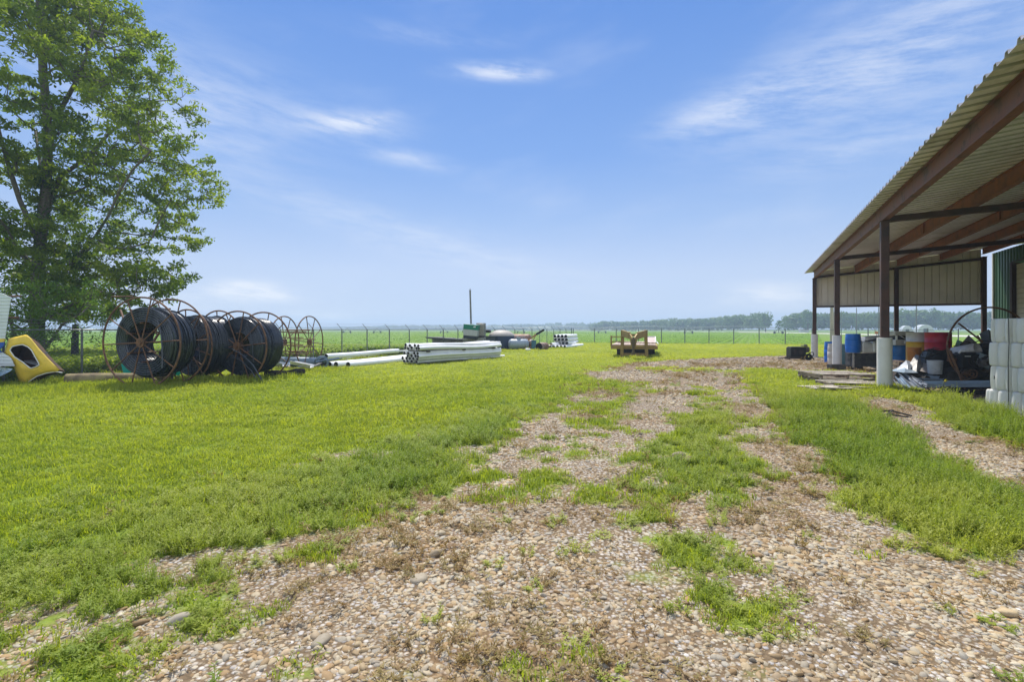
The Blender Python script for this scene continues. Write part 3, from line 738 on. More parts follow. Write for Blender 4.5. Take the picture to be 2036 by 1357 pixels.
# the big tree at the left edge
DT = 21.0; TB = Vector(((72-1018)/FP*DT, DT, 0))
EDGE = [(-330, 120), (-250, 190), (-160, 215), (-80, 250), (0, 272), (45, 300), (90, 312), (120, 345), (190, 405), (230, 385), (275, 428), (330, 455), (370, 440), (400, 432), (450, 428), (500, 405), (560, 380), (600, 345), (630, 240), (655, 190)]
ez = np.array([HC+(HY-y)/FP*DT for y, _ in EDGE]); er = np.array([(x-72)/FP*DT for _, x in EDGE]); o_ = np.argsort(ez)
def Rz(z): return np.interp(z, ez[o_], er[o_], left=0, right=.5)
r_ = np.random.default_rng(5); att = []
while len(att) < 2350:
    z = r_.uniform(1.9, 21.5, 400); a = r_.uniform(0, 2*math.pi, 400); q = r_.uniform(0, 1, 400)**.62
    lob = .80 + .2*np.sin(a*3+z*.9) * np.cos(z*1.7+a*2) + .06*np.sin(a*7+z*3)
    lob = np.where(np.cos(a) > .6, np.maximum(lob, .9), lob)          # towards +x, the side the photo shows whole
    R_ = Rz(z)*lob; x = R_*q*np.cos(a); y = R_*q*np.sin(a)*.85
    gapn = vnoise(x+z*.37, z*1.0+y*.41, 1.25, 3)*.6 + vnoise(y-z*.5, x+z*.6, 2.1, 8)*.4
    keep = gapn > .48
    pr = np.clip(Rz(z)/6, .25, 1)*np.where(z < 5.5, .8, 1)
    keep &= r_.uniform(0, 1, 400) < pr
    att += [np.array([TB.x+x[i], TB.y+y[i], z[i]]) for i in np.where(keep)[0]]
att = np.array(att[:2350])
def PT(px, py, dd=0): return np.array(P(px, py, DT+dd)[:])
tr_nodes = [np.array([TB.x+.05, TB.y, -.1]), PT(74, 640), PT(72, 590), PT(76, 540), PT(80, 490), PT(84, 440), PT(90, 390), PT(94, 330), PT(96, 270), PT(92, 210), PT(86, 150), PT(84, 90), PT(80, 30), PT(78, -40), PT(70, -120), PT(72, -200), PT(70, -280)]
tr_par = [-1]+list(range(16))
def limb(start, pts):
    global tr_nodes, tr_par
    p = start
    for q in pts: tr_nodes.append(q); tr_par.append(p); p = len(tr_nodes)-1
limb(2, [PT(105, 565, -.4), PT(135, 535, -.7), PT(160, 505, -1), PT(190, 470, -1.3), PT(215, 430, -1.6), PT(235, 385, -1.8), PT(262, 340, -2), PT(300, 300, -2.2)])
limb(5, [PT(120, 350, .5), PT(150, 330, .8), PT(185, 300, 1.1), PT(220, 262, 1.5), PT(262, 235, 1.8), PT(310, 225, 2)])
limb(7, [PT(106, 250, -.5), PT(125, 210, -.8), PT(150, 165, -1.1), PT(170, 115, -1.3), PT(185, 60, -1.5)])
limb(4, [PT(40, 400, -.8), PT(20, 340, -1.2), PT(0, 270, -1.6), PT(-20, 190, -2), PT(-40, 100, -2)])
limb(3, [PT(20, 480, 1), PT(-30, 420, 1.6), PT(-90, 350, 2.2), PT(-150, 280, 2.5)])
limb(3, [PT(40, 500, -1.2), PT(10, 450, -2.2), PT(-30, 400, -3.4)])
limb(1, [PT(110, 620, -1.0), PT(160, 600, -1.8), PT(215, 585, -2.3), PT(280, 570, -2.8)])
limb(6, [PT(80, 330, 1.5), PT(70, 260, 2.8), PT(60, 190, 3.8)])
arr, par, tips = skeleton(tr_nodes, tr_par, att)
V_, F_, rad_ = limb_mesh(arr, par, tips, .0085, .435)
big = thing('tree', 'tall broadleaf tree with an ivy-clad trunk rising past the top left of the picture', 'tree', TB)
def local(V, T): return V - np.array([T.x, T.y, T.z])
me_ = bpy.data.meshes.new('trunk'); me_.from_pydata([tuple(v) for v in local(V_, TB)], [], F_); me_.materials.append(M_bark); me_.polygons.foreach_set('use_smooth', [True]*len(me_.polygons))
trunk = bpy.data.objects.new('trunk', me_); sc.collection.objects.link(trunk); trunk.parent = big
cls_ = arr[tips]
inter = arr[len(tr_nodes)+1:][::6]
C_ = np.concatenate([cls_, inter]); C_ = C_[C_[:, 2] > 1.2]
V2, F2, t2 = leaves_mesh(C_, 38, .23, .185, 21)
npmesh('crown', local(V2, TB), F2, m_oak, 4, t2, big)
iv = []
for i in range(0, 9):
    a, b = tr_nodes[i], tr_nodes[i+1]
    for f in np.linspace(0, 1, 16): 
        iv.append(a+(b-a)*f+r_.normal(size=3)*.20)
for ch in ([2]+list(range(17, 22)),):
    for i, j in zip(ch[:-1], ch[1:]):
        for f in np.linspace(0, 1, 9): iv.append(tr_nodes[i]+(tr_nodes[j]-tr_nodes[i])*f+r_.normal(size=3)*.14)
V3, F3, t3 = leaves_mesh(np.array(iv), 45, .26, .11, 22, flat=1)
npmesh('ivy', local(V3, TB), F3, m_ivy, 4, t3, big)

# brushy lower growth at the fence below the tree: a shrub of its own
shr = []
for _ in range(230):
    px, py = r_.uniform(-60, 215), r_.uniform(560, 690)
    if px > 120 and py > 640-(215-px)*.1: 
        if r_.uniform() < .75: continue
    shr.append(np.array(P(px, py, 17.3+r_.uniform(-.7, 1.2))[:]))
shr = np.array(shr); sb = Vector(((60-1018)/FP*17.4, 17.4, 0))
s_nodes = [np.array([sb.x+dx, 17.4+dy, 0.]) for dx, dy in ((0, 0),)] + [np.array([sb.x+dx, 17.4+dy, z]) for dx, dy, z in ((.1, .1, .5), (.5, .2, 1.1), (-.4, 0, 1.0), (1.0, .1, 1.7), (1.7, .1, 2.1), (-.9, .2, 1.8))]
a2, p2, t2_ = skeleton(s_nodes, [-1, 0, 1, 1, 2, 4, 3], shr, .35)
V_, F_, _r = limb_mesh(a2, p2, t2_, .006, .48)
bush = thing('shrub', 'leafy green shrub growing through the chain-link fence below the big tree', 'shrub', sb)
me_ = bpy.data.meshes.new('stems'); me_.from_pydata([tuple(v) for v in local(V_, sb)], [], F_); me_.materials.append(M_bark)
ob = bpy.data.objects.new('stem', me_); sc.collection.objects.link(ob); ob.parent = bush
m_sh = leafmat('shrub_leaves', (.06, .13, .018), (.12, .21, .03), (.14, .24, .04), trans=.45, nscale=1.2, yellow=(1.6, 1.6, .55))
V2, F2, t2 = leaves_mesh(a2[t2_], 30, .22, .10, 23); npmesh('foliage', local(V2, sb), F2, m_sh, 4, t2, bush)

# ---------------------------------------------------------------- far woods
m_far = leafmat('far_foliage', (.05, .12, .035), (.11, .20, .06), (.15, .24, .06), trans=.25, nscale=.05, yellow=(1.3, 1.3, .6))
def far_crown(cx, cy, h, rx, n, size, r, low=.12):
    """lumpy crown of foliage cards over the whole height"""
    nl = 7; lobes = []
    for i in range(nl):
        zz = r.uniform(.3, .82)*h; a = r.uniform(0, 6.28); q = rx*r.uniform(.2, .62)
        lobes.append((cx+q*math.cos(a), cy+q*math.sin(a), zz, rx*r.uniform(.42, .68)))
    lobes.append((cx, cy, h*.74, rx*.55)); lobes.append((cx, cy, h*.38, rx*.8))
    L = np.array(lobes); k = r.integers(0, len(L), n); d = r.normal(size=(n, 3)); d /= np.linalg.norm(d, axis=1)[:, None]
    rr = L[k, 3:4]*r.uniform(.55, 1.05, (n, 1)); p = L[k, :3]+d*rr*np.array([1, 1, .82])
    p[:, 2] = np.clip(p[:, 2], low*h*r.uniform(.0, 1, n), h)
    tnt = np.clip(.5*r.uniform(0, 1)+.5*r.uniform(0, 1, n), 0, 1)
    return p, d, size*r.uniform(.6, 1.4, n), tnt
def cards(p, nrm, s, r):
    n = len(p); v = nrm + r.normal(size=(n, 3))*.45; v /= np.linalg.norm(v, axis=1)[:, None]
    a = np.cross(v, r.normal(size=(n, 3))); a /= np.linalg.norm(a, axis=1)[:, None]; b = np.cross(v, a); s = s[:, None]
    return np.stack([p-a*s*.5, p-b*s*.42, p+a*s*.5, p+b*s*.42], 1).reshape(-1, 3)
def wood(name, label, spots, ncard, size, seed):
    r = np.random.default_rng(seed); Ps, T_ = [], []
    for x, y, h, rx in spots:
        p, d, s, t_ = far_crown(x, y, h, rx, ncard, size, r); Ps.append(cards(p, d, s, r)); T_.append(np.repeat(t_, 4))
    V = np.concatenate(Ps); o = npmesh(name, V, np.arange(len(V)).reshape(-1, 4), m_far, 4, np.concatenate(T_))
    return struct(o, 'stuff', label, 'woodland')
rw = np.random.default_rng(42)
def top_right(px):
    return np.interp(px, [1175, 1200, 1240, 1300, 1345, 1400, 1440, 1490, 1520, 1531, 1560, 1580, 1600, 1620, 1680, 1740, 1800, 1850, 1900, 1960, 2150], [648, 637, 640, 636, 634, 631, 627, 622, 620, 628, 634, 621, 618, 618, 617, 617, 612, 609, 617, 614, 616])
def dist_right(px): return np.interp(px, [1150, 1200, 1400, 1520, 1600, 2150], [470, 430, 330, 285, 270, 245])
sp = []
px = 1178.
while px < 2330:
    D = dist_right(px)
    if not (1529 < px < 1563):
        for row in range(3):
            d = D + row*9 + rw.uniform(-3, 3); hh = HC+(HY-top_right(px))/FP*D; hh = hh*rw.uniform(.82, 1.04)+row*.3
            sp.append(((px+rw.uniform(-6, 6)-1018)/FP*d, d, hh, rw.uniform(3.2, 5.0)))
    px += 6.0/D*1000*.62
wood('woodland', 'wooded ridge of bushy blue-green trees beyond the field on the right', sp, 330, 1.25, 1)
sp = []; px = -420.
while px < 1195:
    D = np.interp(px, [-400, 600, 900, 1195], [1150, 1150, 980, 700]); tp = np.interp(px, [-400, 300, 620, 740, 760, 860, 1000, 1040, 1100, 1195], [651, 651, 652, 650, 648, 647.5, 646.5, 644.5, 644, 643])
    for row in range(2):
        d = D+row*25+rw.uniform(-8, 8); hh = (HC+(HY-tp)/FP*D)*rw.uniform(.8, 1.08)
        sp.append(((px+rw.uniform(-5, 5)-1018)/FP*d, d, hh, rw.uniform(6, 10)))
    px += 9/D*1000*.8
wood('distant_woodland', 'long hazy blue tree line along the horizon on the left', sp, 110, 3.2, 2)
def far_tree(label, px, D, ytop, rx, n, size, seed, th=.25):
    x = (px-1018)/FP*D; h = HC+(HY-ytop)/FP*D; T = Vector((x, D, 0)); r = np.random.default_rng(seed)
    t = thing('tree', label, 'tree', T)
    p, d, s, tn = far_crown(0, 0, h, rx, n, size, r, th); npmesh('crown', cards(p, d, s, r), np.arange(n*4).reshape(-1, 4), m_far, 4, np.repeat(tn, 4), t)
    m_ = MB(); m_.tube([(0, 0, -.1), (.1, 0, h*.4), (.2, .1, h*.75)], [rx*.09, rx*.07, rx*.03], 7); m_.tube([(.1, 0, h*.35), (rx*.5, .2, h*.65)], [rx*.05, rx*.02], 5); m_.tube([(.1, 0, h*.3), (-rx*.5, -.2, h*.6)], [rx*.05, rx*.02], 5)
    m_.build('trunk', M_bark, t, smooth=True)
far_tree('small thin-crowned tree standing alone in the gap of the far woods', 1548, 205, 632, 1.7, 170, .55, 5, .35)
far_tree('round-topped tree standing taller than the wood just left of the shed', 1606, 262, 612.5, 4.2, 520, 1.1, 6)
far_tree('dark rounded tree at the right end of the first wooded ridge', 1522, 280, 620, 4.0, 480, 1.1, 7)

# ---------------------------------------------------------------- crops and tall field weeds
def leafy(n, h, L, W, seed, arch=.5):
    r = np.random.default_rng(seed); V = []; F = []
    for i in range(n):
        a = r.uniform(0, 6.28); z0 = h*r.uniform(.02, .75); c, s = math.cos(a), math.sin(a); l = L*r.uniform(.6, 1.1); w_ = W*r.uniform(.7, 1.2); o = len(V)
        pts = [(0, 0), (.35, .42), (.75, .55), (1.0, .55-arch*.5)]
        for q, (f, zz) in enumerate(pts):
            ww = w_*(.35, 1, .7, .08)[q]/2; V += [(c*l*f-s*ww, s*l*f+c*ww, z0+zz*l), (c*l*f+s*ww, s*l*f-c*ww, z0+zz*l)]
        F += [(o+2*q, o+2*q+1, o+2*q+3, o+2*q+2) for q in range(3)]
    return V, F
m_crop = leafmat('crop_leaves', (.14, .27, .025), (.22, .37, .04), (.26, .40, .05), trans=.4, yellow=(1.3, 1.4, .5), **GR)
m_tallw = leafmat('field_weeds', (.12, .22, .02), (.22, .33, .03), (.32, .40, .05), trans=.5, yellow=(1.4, 1.4, .5), **GR)
crop_src = [src_obj('crop_plant', *leafy(8, .16, .26, .06, 400+i), 4, m_crop) for i in range(4)]
tallw_src = [src_obj('weed_plant', *leafy(26, .75, .24, .06, 500+i), 4, m_tallw) for i in range(4)]
def in_view(x, y, m=1.12, p=3): return np.abs(x) < m*y+p
xs, ys, ss = [], [], []
for y0, y1, rho, k in ((20, 60, 3.2, 1.25), (60, 100, 1.8, 1.5), (100, 160, .75, 2.0), (160, 235, .30, 2.6)):
    n_ = int((y1-y0)*2*1.1*y1*rho); x = rng.uniform(-1.15*y1, 1.0*y1, n_); y = rng.uniform(y0, y1, n_)
    # rows running towards the vanishing direction of the shed
    u_ = x*.9019 - y*.4320; u_ = np.round(u_/.96)*.96; v_ = x*.4320+y*.9019; x = u_*.9019+v_*.4320+rng.normal(0, .06, n_); y = -u_*.4320+v_*.9019
    q = outside_fence(x, y) & in_view(x, y) & (x < .60*y+1) & (y > 18) & (y < 235)
    q &= ~((x > .45*y) & (y > 165))
    xs.append(x[q]); ys.append(y[q]); ss.append(np.full(q.sum(), k))
x = np.concatenate(xs); y = np.concatenate(ys); s = np.concatenate(ss)*rng.uniform(.75, 1.2, len(x)); N = len(x); print('crops', N)
scatter('crops', crop_src, np.stack([x, y, np.full(N, -.06)], -1), np.stack([np.zeros(N), np.zeros(N), rng.uniform(0, 6.28, N)], -1), s3(s, s/np.clip(s, 1, 1.6)), rng.integers(0, 4, N),
        np.clip(fbm(x, y, 30, 3, 4)*1.2-.2, 0, 1), 'rows of young green crop plants filling the flat field', 'crops')
n_ = 26000; k_ = rng.uniform(-12, 12, n_); off = np.abs(rng.normal(0, 1, n_))*4.2*np.interp(k_, [-12, -2, 2, 6, 12], [2, 1.6, 1.2, .55, .2])+.25
nv = Vector((-FD.y, FD.x)).normalized(); x = FA.x+FD.x*k_+nv.x*off; y = FA.y+FD.y*k_+nv.y*off
q = (rng.uniform(0, 1, n_) < np.interp(k_, [-12, 4, 9, 12], [1, 1, .5, .1])) & in_view(x, y, 1.15, 3); x, y, k_ = x[q], y[q], k_[q]; N = len(x); print('tall weeds', N)
s = rng.uniform(.6, 1.05, N)*np.interp(k_, [-12, 2, 7, 12], [1.15, 1.05, .7, .4])
scatter('field_weeds', tallw_src, np.stack([x, y, np.full(N, -.06)], -1), np.stack([rng.normal(0, .1, N), rng.normal(0, .1, N), rng.uniform(0, 6.28, N)], -1), s3(s), rng.integers(0, 4, N),
        np.clip(fbm(x, y, 3, 3, 4)*1.5-.3, 0, 1), 'tall leafy yellow-green weeds behind the fence on the left', 'weeds')

# ================================================================ LEFT YARD: PIPE REELS
M_ring = mat('rusty_brown_steel', (.13, .068, .04), .7, .1, var=.3, scale=6, col2=(.22, .11, .05), thr=.55, s2=4, bump=.2)
M_coil = mat('black_poly_pipe', (.022, .03, .042), .25, var=.25, scale=2, col2=(.05, .055, .06), thr=.62, s2=3, spec=.6)
M_dark = mat('black_steel', (.02, .02, .02), .5, .2, var=.3)
M_dirtysteel = mat('dark_weathered_steel', (.05, .04, .035), .75, .2, var=.3, scale=5, bump=.2)
def reel(label, c0, c1, rad, coil, seed, spk=10, hollow=None):
    """flange centre c0 (near) and c1 (far), on the ground"""
    r = random.Random(seed); c0 = Vector(c0); c1 = Vector(c1); a = (c1-c0); Lw = a.length; a.normalize()
    rz = math.atan2(-a.x, a.y)
    t = thing('pipe_reel', label, 'pipe reel', (c0.x, c0.y, 0), rz, 'steel pipe reels standing in the yard')
    rot0 = r.uniform(0, .4)
    for yy in (0, Lw):
        m_ = MB(); m_.ring((0, yy, rad), (0, 1, 0), rad-.024, .024, 64, 7)
        fl = m_.build('flange', M_ring, t, smooth=True)
        m_ = MB()
        for i in range(spk):
            q = rot0 + i*2*math.pi/spk; d = Vector((math.cos(q), 0, math.sin(q)))
            m_.cyl(Vector((0, yy, rad))+d*.08, Vector((0, yy, rad))+d*(rad-.03), .0165, n=6)
        m_.build('spokes', M_ring, fl, smooth=True)
        m_ = MB(); m_.cyl((0, yy-.04, rad), (0, yy+.04, rad), .125, n=20); m_.cyl((0, yy-.07, rad), (0, yy+.07, rad), .05, n=14); m_.build('hub', M_ring, fl, smooth=True)
    rb_ = (coil[0]-.02) if coil else rad*.45
    nb = 6 if coil else 10
    for i in range(nb):
        q = rot0 + (i+.5)*2*math.pi/nb; cb = MB(); cb.cyl((rb_*math.cos(q), 0, rad+rb_*math.sin(q)), (rb_*math.cos(q), Lw, rad+rb_*math.sin(q)), .02, n=6); cb.build('core_bar', M_ring, t, smooth=True)
    if coil:
        ri, ro, ya, yb, dp = coil; prof = []
        def arc(cr, cy, a0, a1, n=4):
            for k in range(n+1):
                q = a0+(a1-a0)*k/n; prof.append((cr+dp/2*math.cos(q), cy+dp/2*math.sin(q)))
        nl = int(round((ro-ri)/dp)); na = int(round((yb-ya)/dp))
        for k in range(na):                                    # outer surface, loosely wound
            arc(ro-dp/2+r.uniform(-.007, .007)-(.03 if r.random() < .12 else 0), ya+dp*(k+.5), -math.pi/2, math.pi/2)
        for k in range(nl)[::-1]: arc(ri+dp*(k+.5), yb-dp/2+r.uniform(-.004, .004), math.pi/2 if False else 0, math.pi, 4)
        for k in range(na)[::-1]: arc(ri+dp/2+r.uniform(-.006, .006), ya+dp*(k+.5), math.pi/2, 3*math.pi/2)
        for k in range(nl): arc(ri+dp*(k+.5), ya+dp/2+r.uniform(-.006, .006), math.pi, 2*math.pi, 4)
        M4 = Matrix.Translation((0, 0, rad)) @ Matrix.Rotation(R(-90), 4, 'X')
        m_ = MB(); m_.lathe(prof, 72, M4, closed=True)
        # a few loose turns standing proud
        pc = m_.build('pipe_coil', M_coil, t, smooth=True, auto=80)
        m_ = MB()
        for k in range(5):
            rr = ro+dp*.35+r.uniform(0, .03); y0 = r.uniform(ya+.05, yb-.05); tl = r.uniform(-.12, .12); dz = r.uniform(-.03, .01); pts = []
            for j in range(60):
                q = j*2*math.pi/60; pts.append((rr*math.cos(q), y0+tl*math.sin(q+r.random()*.02), rad+dz+rr*math.sin(q)))
            m_.tube(pts, dp/2, 7, closed=True)
        q0 = r.uniform(.6, 1.2)
        m_.tube([(ro*.8*math.cos(q0-.1*j)*1.0, ya-.03-.012*j, rad+ro*.9*math.sin(q0-.1*j*1.5)-.03*j*j*.2) for j in range(9)], dp*.35, 7)
        m_.build('loose_turns', M_coil, pc, smooth=True)
    return t
reel('largest brown steel reel wound with thick black pipe, nearest the camera', (-9.62, 13.05), (-9.46, 13.95), 1.2, (.53, .86, .07, .86, .058), 1)
reel('middle steel reel of smooth black pipe partly hidden behind the largest reel', (-9.40, 14.55), (-9.02, 15.45), 1.07, (.47, .86, .05, .90, .036), 2)
reel('third black pipe reel from the left with a thin pipe end hanging to the ground', (-8.05, 14.75), (-7.78, 15.72), 1.05, (.40, .84, .04, .92, .036), 3)
# the empty reel
reel('small empty rusty reel without any pipe at the right end of the reels', (-9.0, 19.9), (-7.95, 19.75), 1.04, None, 4, spk=10)
# hanging thin pipe end of reel three
m_ = MB(); pts = [(-8.35, 14.6, 1.02), (-8.1, 14.55, .98), (-7.75, 14.5, .80), (-7.45, 14.46, .52), (-7.25, 14.42, .22), (-7.12, 14.4, .02)]
m_.tube(pts, .02, 8); tag(m_.build('hose', M_coil, smooth=True), 'thin black hose hanging from the third reel down onto the grass', 'hose')
m_ = MB(); pts = [(-8.15, 14.58, .8), (-7.8, 14.52, .62), (-7.5, 14.48, .35), (-7.3, 14.44, .05)]
m_.tube(pts, .016, 8); tag(m_.build('hose', M_coil, smooth=True), 'shorter grey-black hose hanging just below the long one on the third reel', 'hose')
# fallen pipe frame behind the reels on the left
fr = thing('old_pipe_rack', 'old rusty pipe frame leaning behind the largest reel with bars through the tree', 'pipe frame', (-13.2, 15.6, 0))
m_ = MB(); m_.cyl((1.2, .2, 2.14), (2.6, 0, 2.18), .028, n=8); m_.cyl((.3, .6, 2.6), (1.3, .2, 2.58), .025, n=8)
m_.cyl((.9, .2, 2.15), (2.0, -.8, 1.2), .03, n=8); m_.build('cross_bar', M_ring, fr, smooth=True)
m_ = MB(); m_.cyl((2.75, -.6, 1.55), (2.0, -1.0, 0), .035, n=8); m_.build('leg', M_ring, fr, smooth=True)
m_ = MB(); m_.cyl((-3.4, -.6, .5), (-4.1, -.2, 3.05), .06, n=8); m_.build('leg', mat('brown_pipe', (.13, .085, .08), .6), fr, smooth=True)
m_ = MB(); m_.cyl((-4.2, 0, 2.55), (-2.4, .4, 2.6), .03, n=8); m_.cyl((-3.9, -.1, 1.92), (-2.2, .1, 1.91), .035, n=8); m_.build('cross_bar', M_ring, fr, smooth=True)
# heavy gate post with gusset base
gp = thing('gate_post', 'thick black steel post with a flared gusset foot beside the log', 'post', G(150, 741))
m_ = MB(); m_.box((0, 0, .86), (.15, .12, 1.72)); m_.build('shaft', M_dark, gp, bev=.008)
m_ = MB(); m_.prism([(-.22, 0), (.22, 0), (.08, .34), (-.08, .34)], Matrix.Translation((0, .01, 0)) @ Matrix.Rotation(R(90), 4, 'X'), .03); m_.box((0, 0, .015), (.46, .3, .03)); m_.build('base', M_dark, gp)
m_ = MB(); m_.cyl((-.12, -.02, .45), (-.12, -.02, 1.25), .018, n=8); m_.bar((-.17, 0, .46), (0, 0, .46), .03, .03); m_.bar((-.17, 0, 1.24), (0, 0, 1.24), .03, .03); m_.build('latch_bar', M_dark, gp, smooth=True)
# log
lg = thing('log', 'long weathered wooden pole lying in the grass in front of the black post', 'log', G(128, 768))
m_ = MB(); a_ = Vector((.02, .05, .16)); b_ = Vector((2.35, .85, .17))
pts = [a_+(b_-a_)*f+Vector((0, 0, .012*math.sin(f*7))) for f in np.linspace(0, 1, 12)]
m_.tube(pts, [.165, .162, .16, .157, .155, .155, .15, .15, .148, .145, .145, .14], 18)
m_.build('trunk', mat('weathered_log', (.20, .155, .09), .85, var=.35, scale=4, col2=(.30, .25, .12), thr=.55, s2=2, bump=.5), lg, smooth=True)
# teal steel box behind reel one
tb = thing('metal_tray', 'bright teal painted metal tray lying behind the bottom of the largest reel', 'tray', G(232, 764)+Vector((0, .9, 0)), R(10))
m_ = MB(); m_.prism([(-.40, .02), (.95, .02), (.95, .38), (.1, .40), (-.12, .60), (-.50, .50)], Matrix.Rotation(R(90), 4, 'X'), .03)
m_.box((.25, .2, .03), (1.3, .42, .03)); m_.prism([(-.40, .02), (.95, .02), (.95, .34), (-.2, .36)], Matrix.Translation((0, .42, 0)) @ Matrix.Rotation(R(90), 4, 'X'), .03)
m_.build('tray', mat('teal_paint', (.0, .29, .25), .45, var=.08, col2=(.0, .16, .10), thr=.6, s2=1.5), tb, bev=.004)

# ---------------------------------------------------------------- wrecked panels at the far left
M_yel = mat('yellow_sheet_paint', (.74, .52, .05), .5, var=.1, scale=3, col2=(.6, .42, .06), thr=.6, s2=4)
M_sheet = mat('white_ribbed_sheet', (.66, .70, .72), .45, .1, var=.06, scale=1.5, col2=(.5, .53, .53), thr=.65)
M_blue = mat('blue_stripe_paint', (.02, .09, .38), .5, var=.1)
def frame_at(o, ex, ez):   # local x -> ex, local y -> ez
    ex = Vector(ex).normalized(); ez = Vector(ez); ez = (ez-ex*ez.dot(ex)).normalized(); n = ex.cross(ez)
    return Matrix(((ex.x, ez.x, n.x, o[0]), (ex.y, ez.y, n.y, o[1]), (ex.z, ez.z, n.z, o[2]), (0, 0, 0, 1)))
yo = P(0, 770, 13.3)
ys_ = .0133
def ypx(x, y): return (x*ys_, (770-y)*ys_)
cab = thing('cab_shell', 'yellow sheet-metal cab shell with a rounded empty window opening lying tilted in the grass', 'cab shell', (yo.x, yo.y, 0))
outer = [ypx(*p) for p in [(18, 672), (53, 664), (62, 672), (78, 692), (96, 712), (112, 728), (124, 740), (110, 738), (92, 741), (74, 747), (60, 756), (49, 766), (38, 758), (30, 735), (20, 712), (8, 700)]]
hole = [ypx(*p) for p in [(25, 695), (30, 688), (38, 686), (50, 684), (60, 688), (68, 695), (76, 710), (84, 724), (76, 728), (66, 731), (50, 718), (34, 708)]]
def plate_with_hole(outer, hole, bulge, th):
    """ring of quads between an outline and a hole, gently bulged"""
    n = 72; 
    def resample(poly):
        c = np.array(poly); cx = np.array(hole).mean(0); res = []
        for k in range(n):
            q = -math.pi+2*math.pi*k/n; d = np.array([math.cos(q), math.sin(q)]); best = None
            for i in range(len(c)):
                a, b = c[i]-cx, c[(i+1) % len(c)]-cx; e = b-a; den = d[0]*e[1]-d[1]*e[0]
                if abs(den) < 1e-9: continue
                t_ = (a[0]*e[1]-a[1]*e[0])/den; s_ = (a[0]*d[1]-a[1]*d[0])/den
                if t_ > 0 and -1e-6 <= s_ <= 1+1e-6: best = max(best or 0, t_)
            res.append(cx+d*(best or .1))
        return res
    o_, h_ = resample(outer), resample(hole); m_ = MB(); vs = []
    for f in (0, .33, .66, 1):
        for a, b in zip(h_, o_):
            p = a+(b-a)*f; vs.append((p[0], -bulge*(1-f*f), p[1]))
    fs = [(j*n+k, j*n+(k+1) % n, (j+1)*n+(k+1) % n, (j+1)*n+k) for j in range(3) for k in range(n)]
    m_._add(vs, fs); return m_, o_, h_
pm_, o_, h_ = plate_with_hole(outer, hole, .06, .02)
pm_.build('side_panel', M_yel, cab, smooth=True, solid=.012)
m_ = MB(); m_.tube([(p[0], -.075, p[1]) for p in h_], .012, 6, closed=True); m_.build('window_trim', M_white, cab, smooth=True)
m_ = MB(); m_.tube([(p[0], 0, p[1]) for p in [outer[i] for i in (6, 7, 8, 9, 10, 11)]], .012, 6); m_.build('lower_trim', M_white, cab, smooth=True)
m_ = MB(); back = [(p[0]*.85, .42, p[1]*.85) for p in o_]; fr_ = [(p[0], .012, p[1]) for p in o_]; n = len(back)
m_._add(fr_+back, [(i, (i+1) % n, n+(i+1) % n, n+i) for i in range(n)]); m_._add(back, [tuple(range(n))])
m_.build('inner_shell', mat('dark_rusty_interior', (.055, .035, .025), .9, var=.4, scale=5, col2=(.12, .05, .02), thr=.55), cab, smooth=True)
m_ = MB(); m_.box((.75, .25, .62), (.55, .2, .05), (0, .25, 0)); m_.cyl((.55, .35, .8), (1.05, .2, .92), .02, n=6); m_.build('seat_pan', mat('grey_metal', (.3, .33, .35), .45, .4), cab)
# white ribbed panel standing upright, at the edge of the photo
wp = thing('wing_skin', 'upright white ribbed aircraft-skin panel with yellow and blue bands at the left edge', 'panel', (yo.x, yo.y-.1, 0))
def ribs(poly_fn, z0, z1, n, th=.012):
    m_ = MB(); vs = []; 
    for i in range(n+1):
        z = z0+(z1-z0)*i/n; a, b = poly_fn(z)
        for dz, off in ((0, 0), (.75, -.006), (.92, -.018)):
            if i == n and dz > 0: continue
            zz = z+(z1-z0)/n*dz; a, b = poly_fn(zz); vs.append((a, off, zz)); vs.append((b, off, zz))
    k = len(vs)//2; m_._add(vs, [(2*i, 2*i+1, 2*i+3, 2*i+2) for i in range(k-1)]); return m_
top_z = (770-577)*ys_
m_ = ribs(lambda z: (-.9, np.interp(z, [(770-672)*ys_, (770-590)*ys_, (770-577)*ys_], [18*ys_, 30*ys_, -.02])), (770-672)*ys_, top_z, 14); m_.build('sheet', M_sheet, wp, solid=.01)
m_ = MB(); m_.prism([ypx(-60, 679), ypx(16, 679), ypx(18, 672.5), ypx(-60, 672.5)], Matrix.Rotation(R(90), 4, 'X'), .02); m_.build('yellow_band', M_yel, wp)
m_ = MB(); m_.prism([ypx(-60, 700), ypx(12, 699), ypx(8, 694), ypx(16, 687), ypx(18, 679.3), ypx(-60, 679.3)], Matrix.Rotation(R(90), 4, 'X'), .022); m_.build('blue_band', M_blue, wp)
m_ = ribs(lambda z: (-.9, np.interp(z, [.55, .8, .95], [38*ys_, 30*ys_, 12*ys_])), .58, .93, 4); m_.build('sheet', M_sheet, wp, solid=.01)
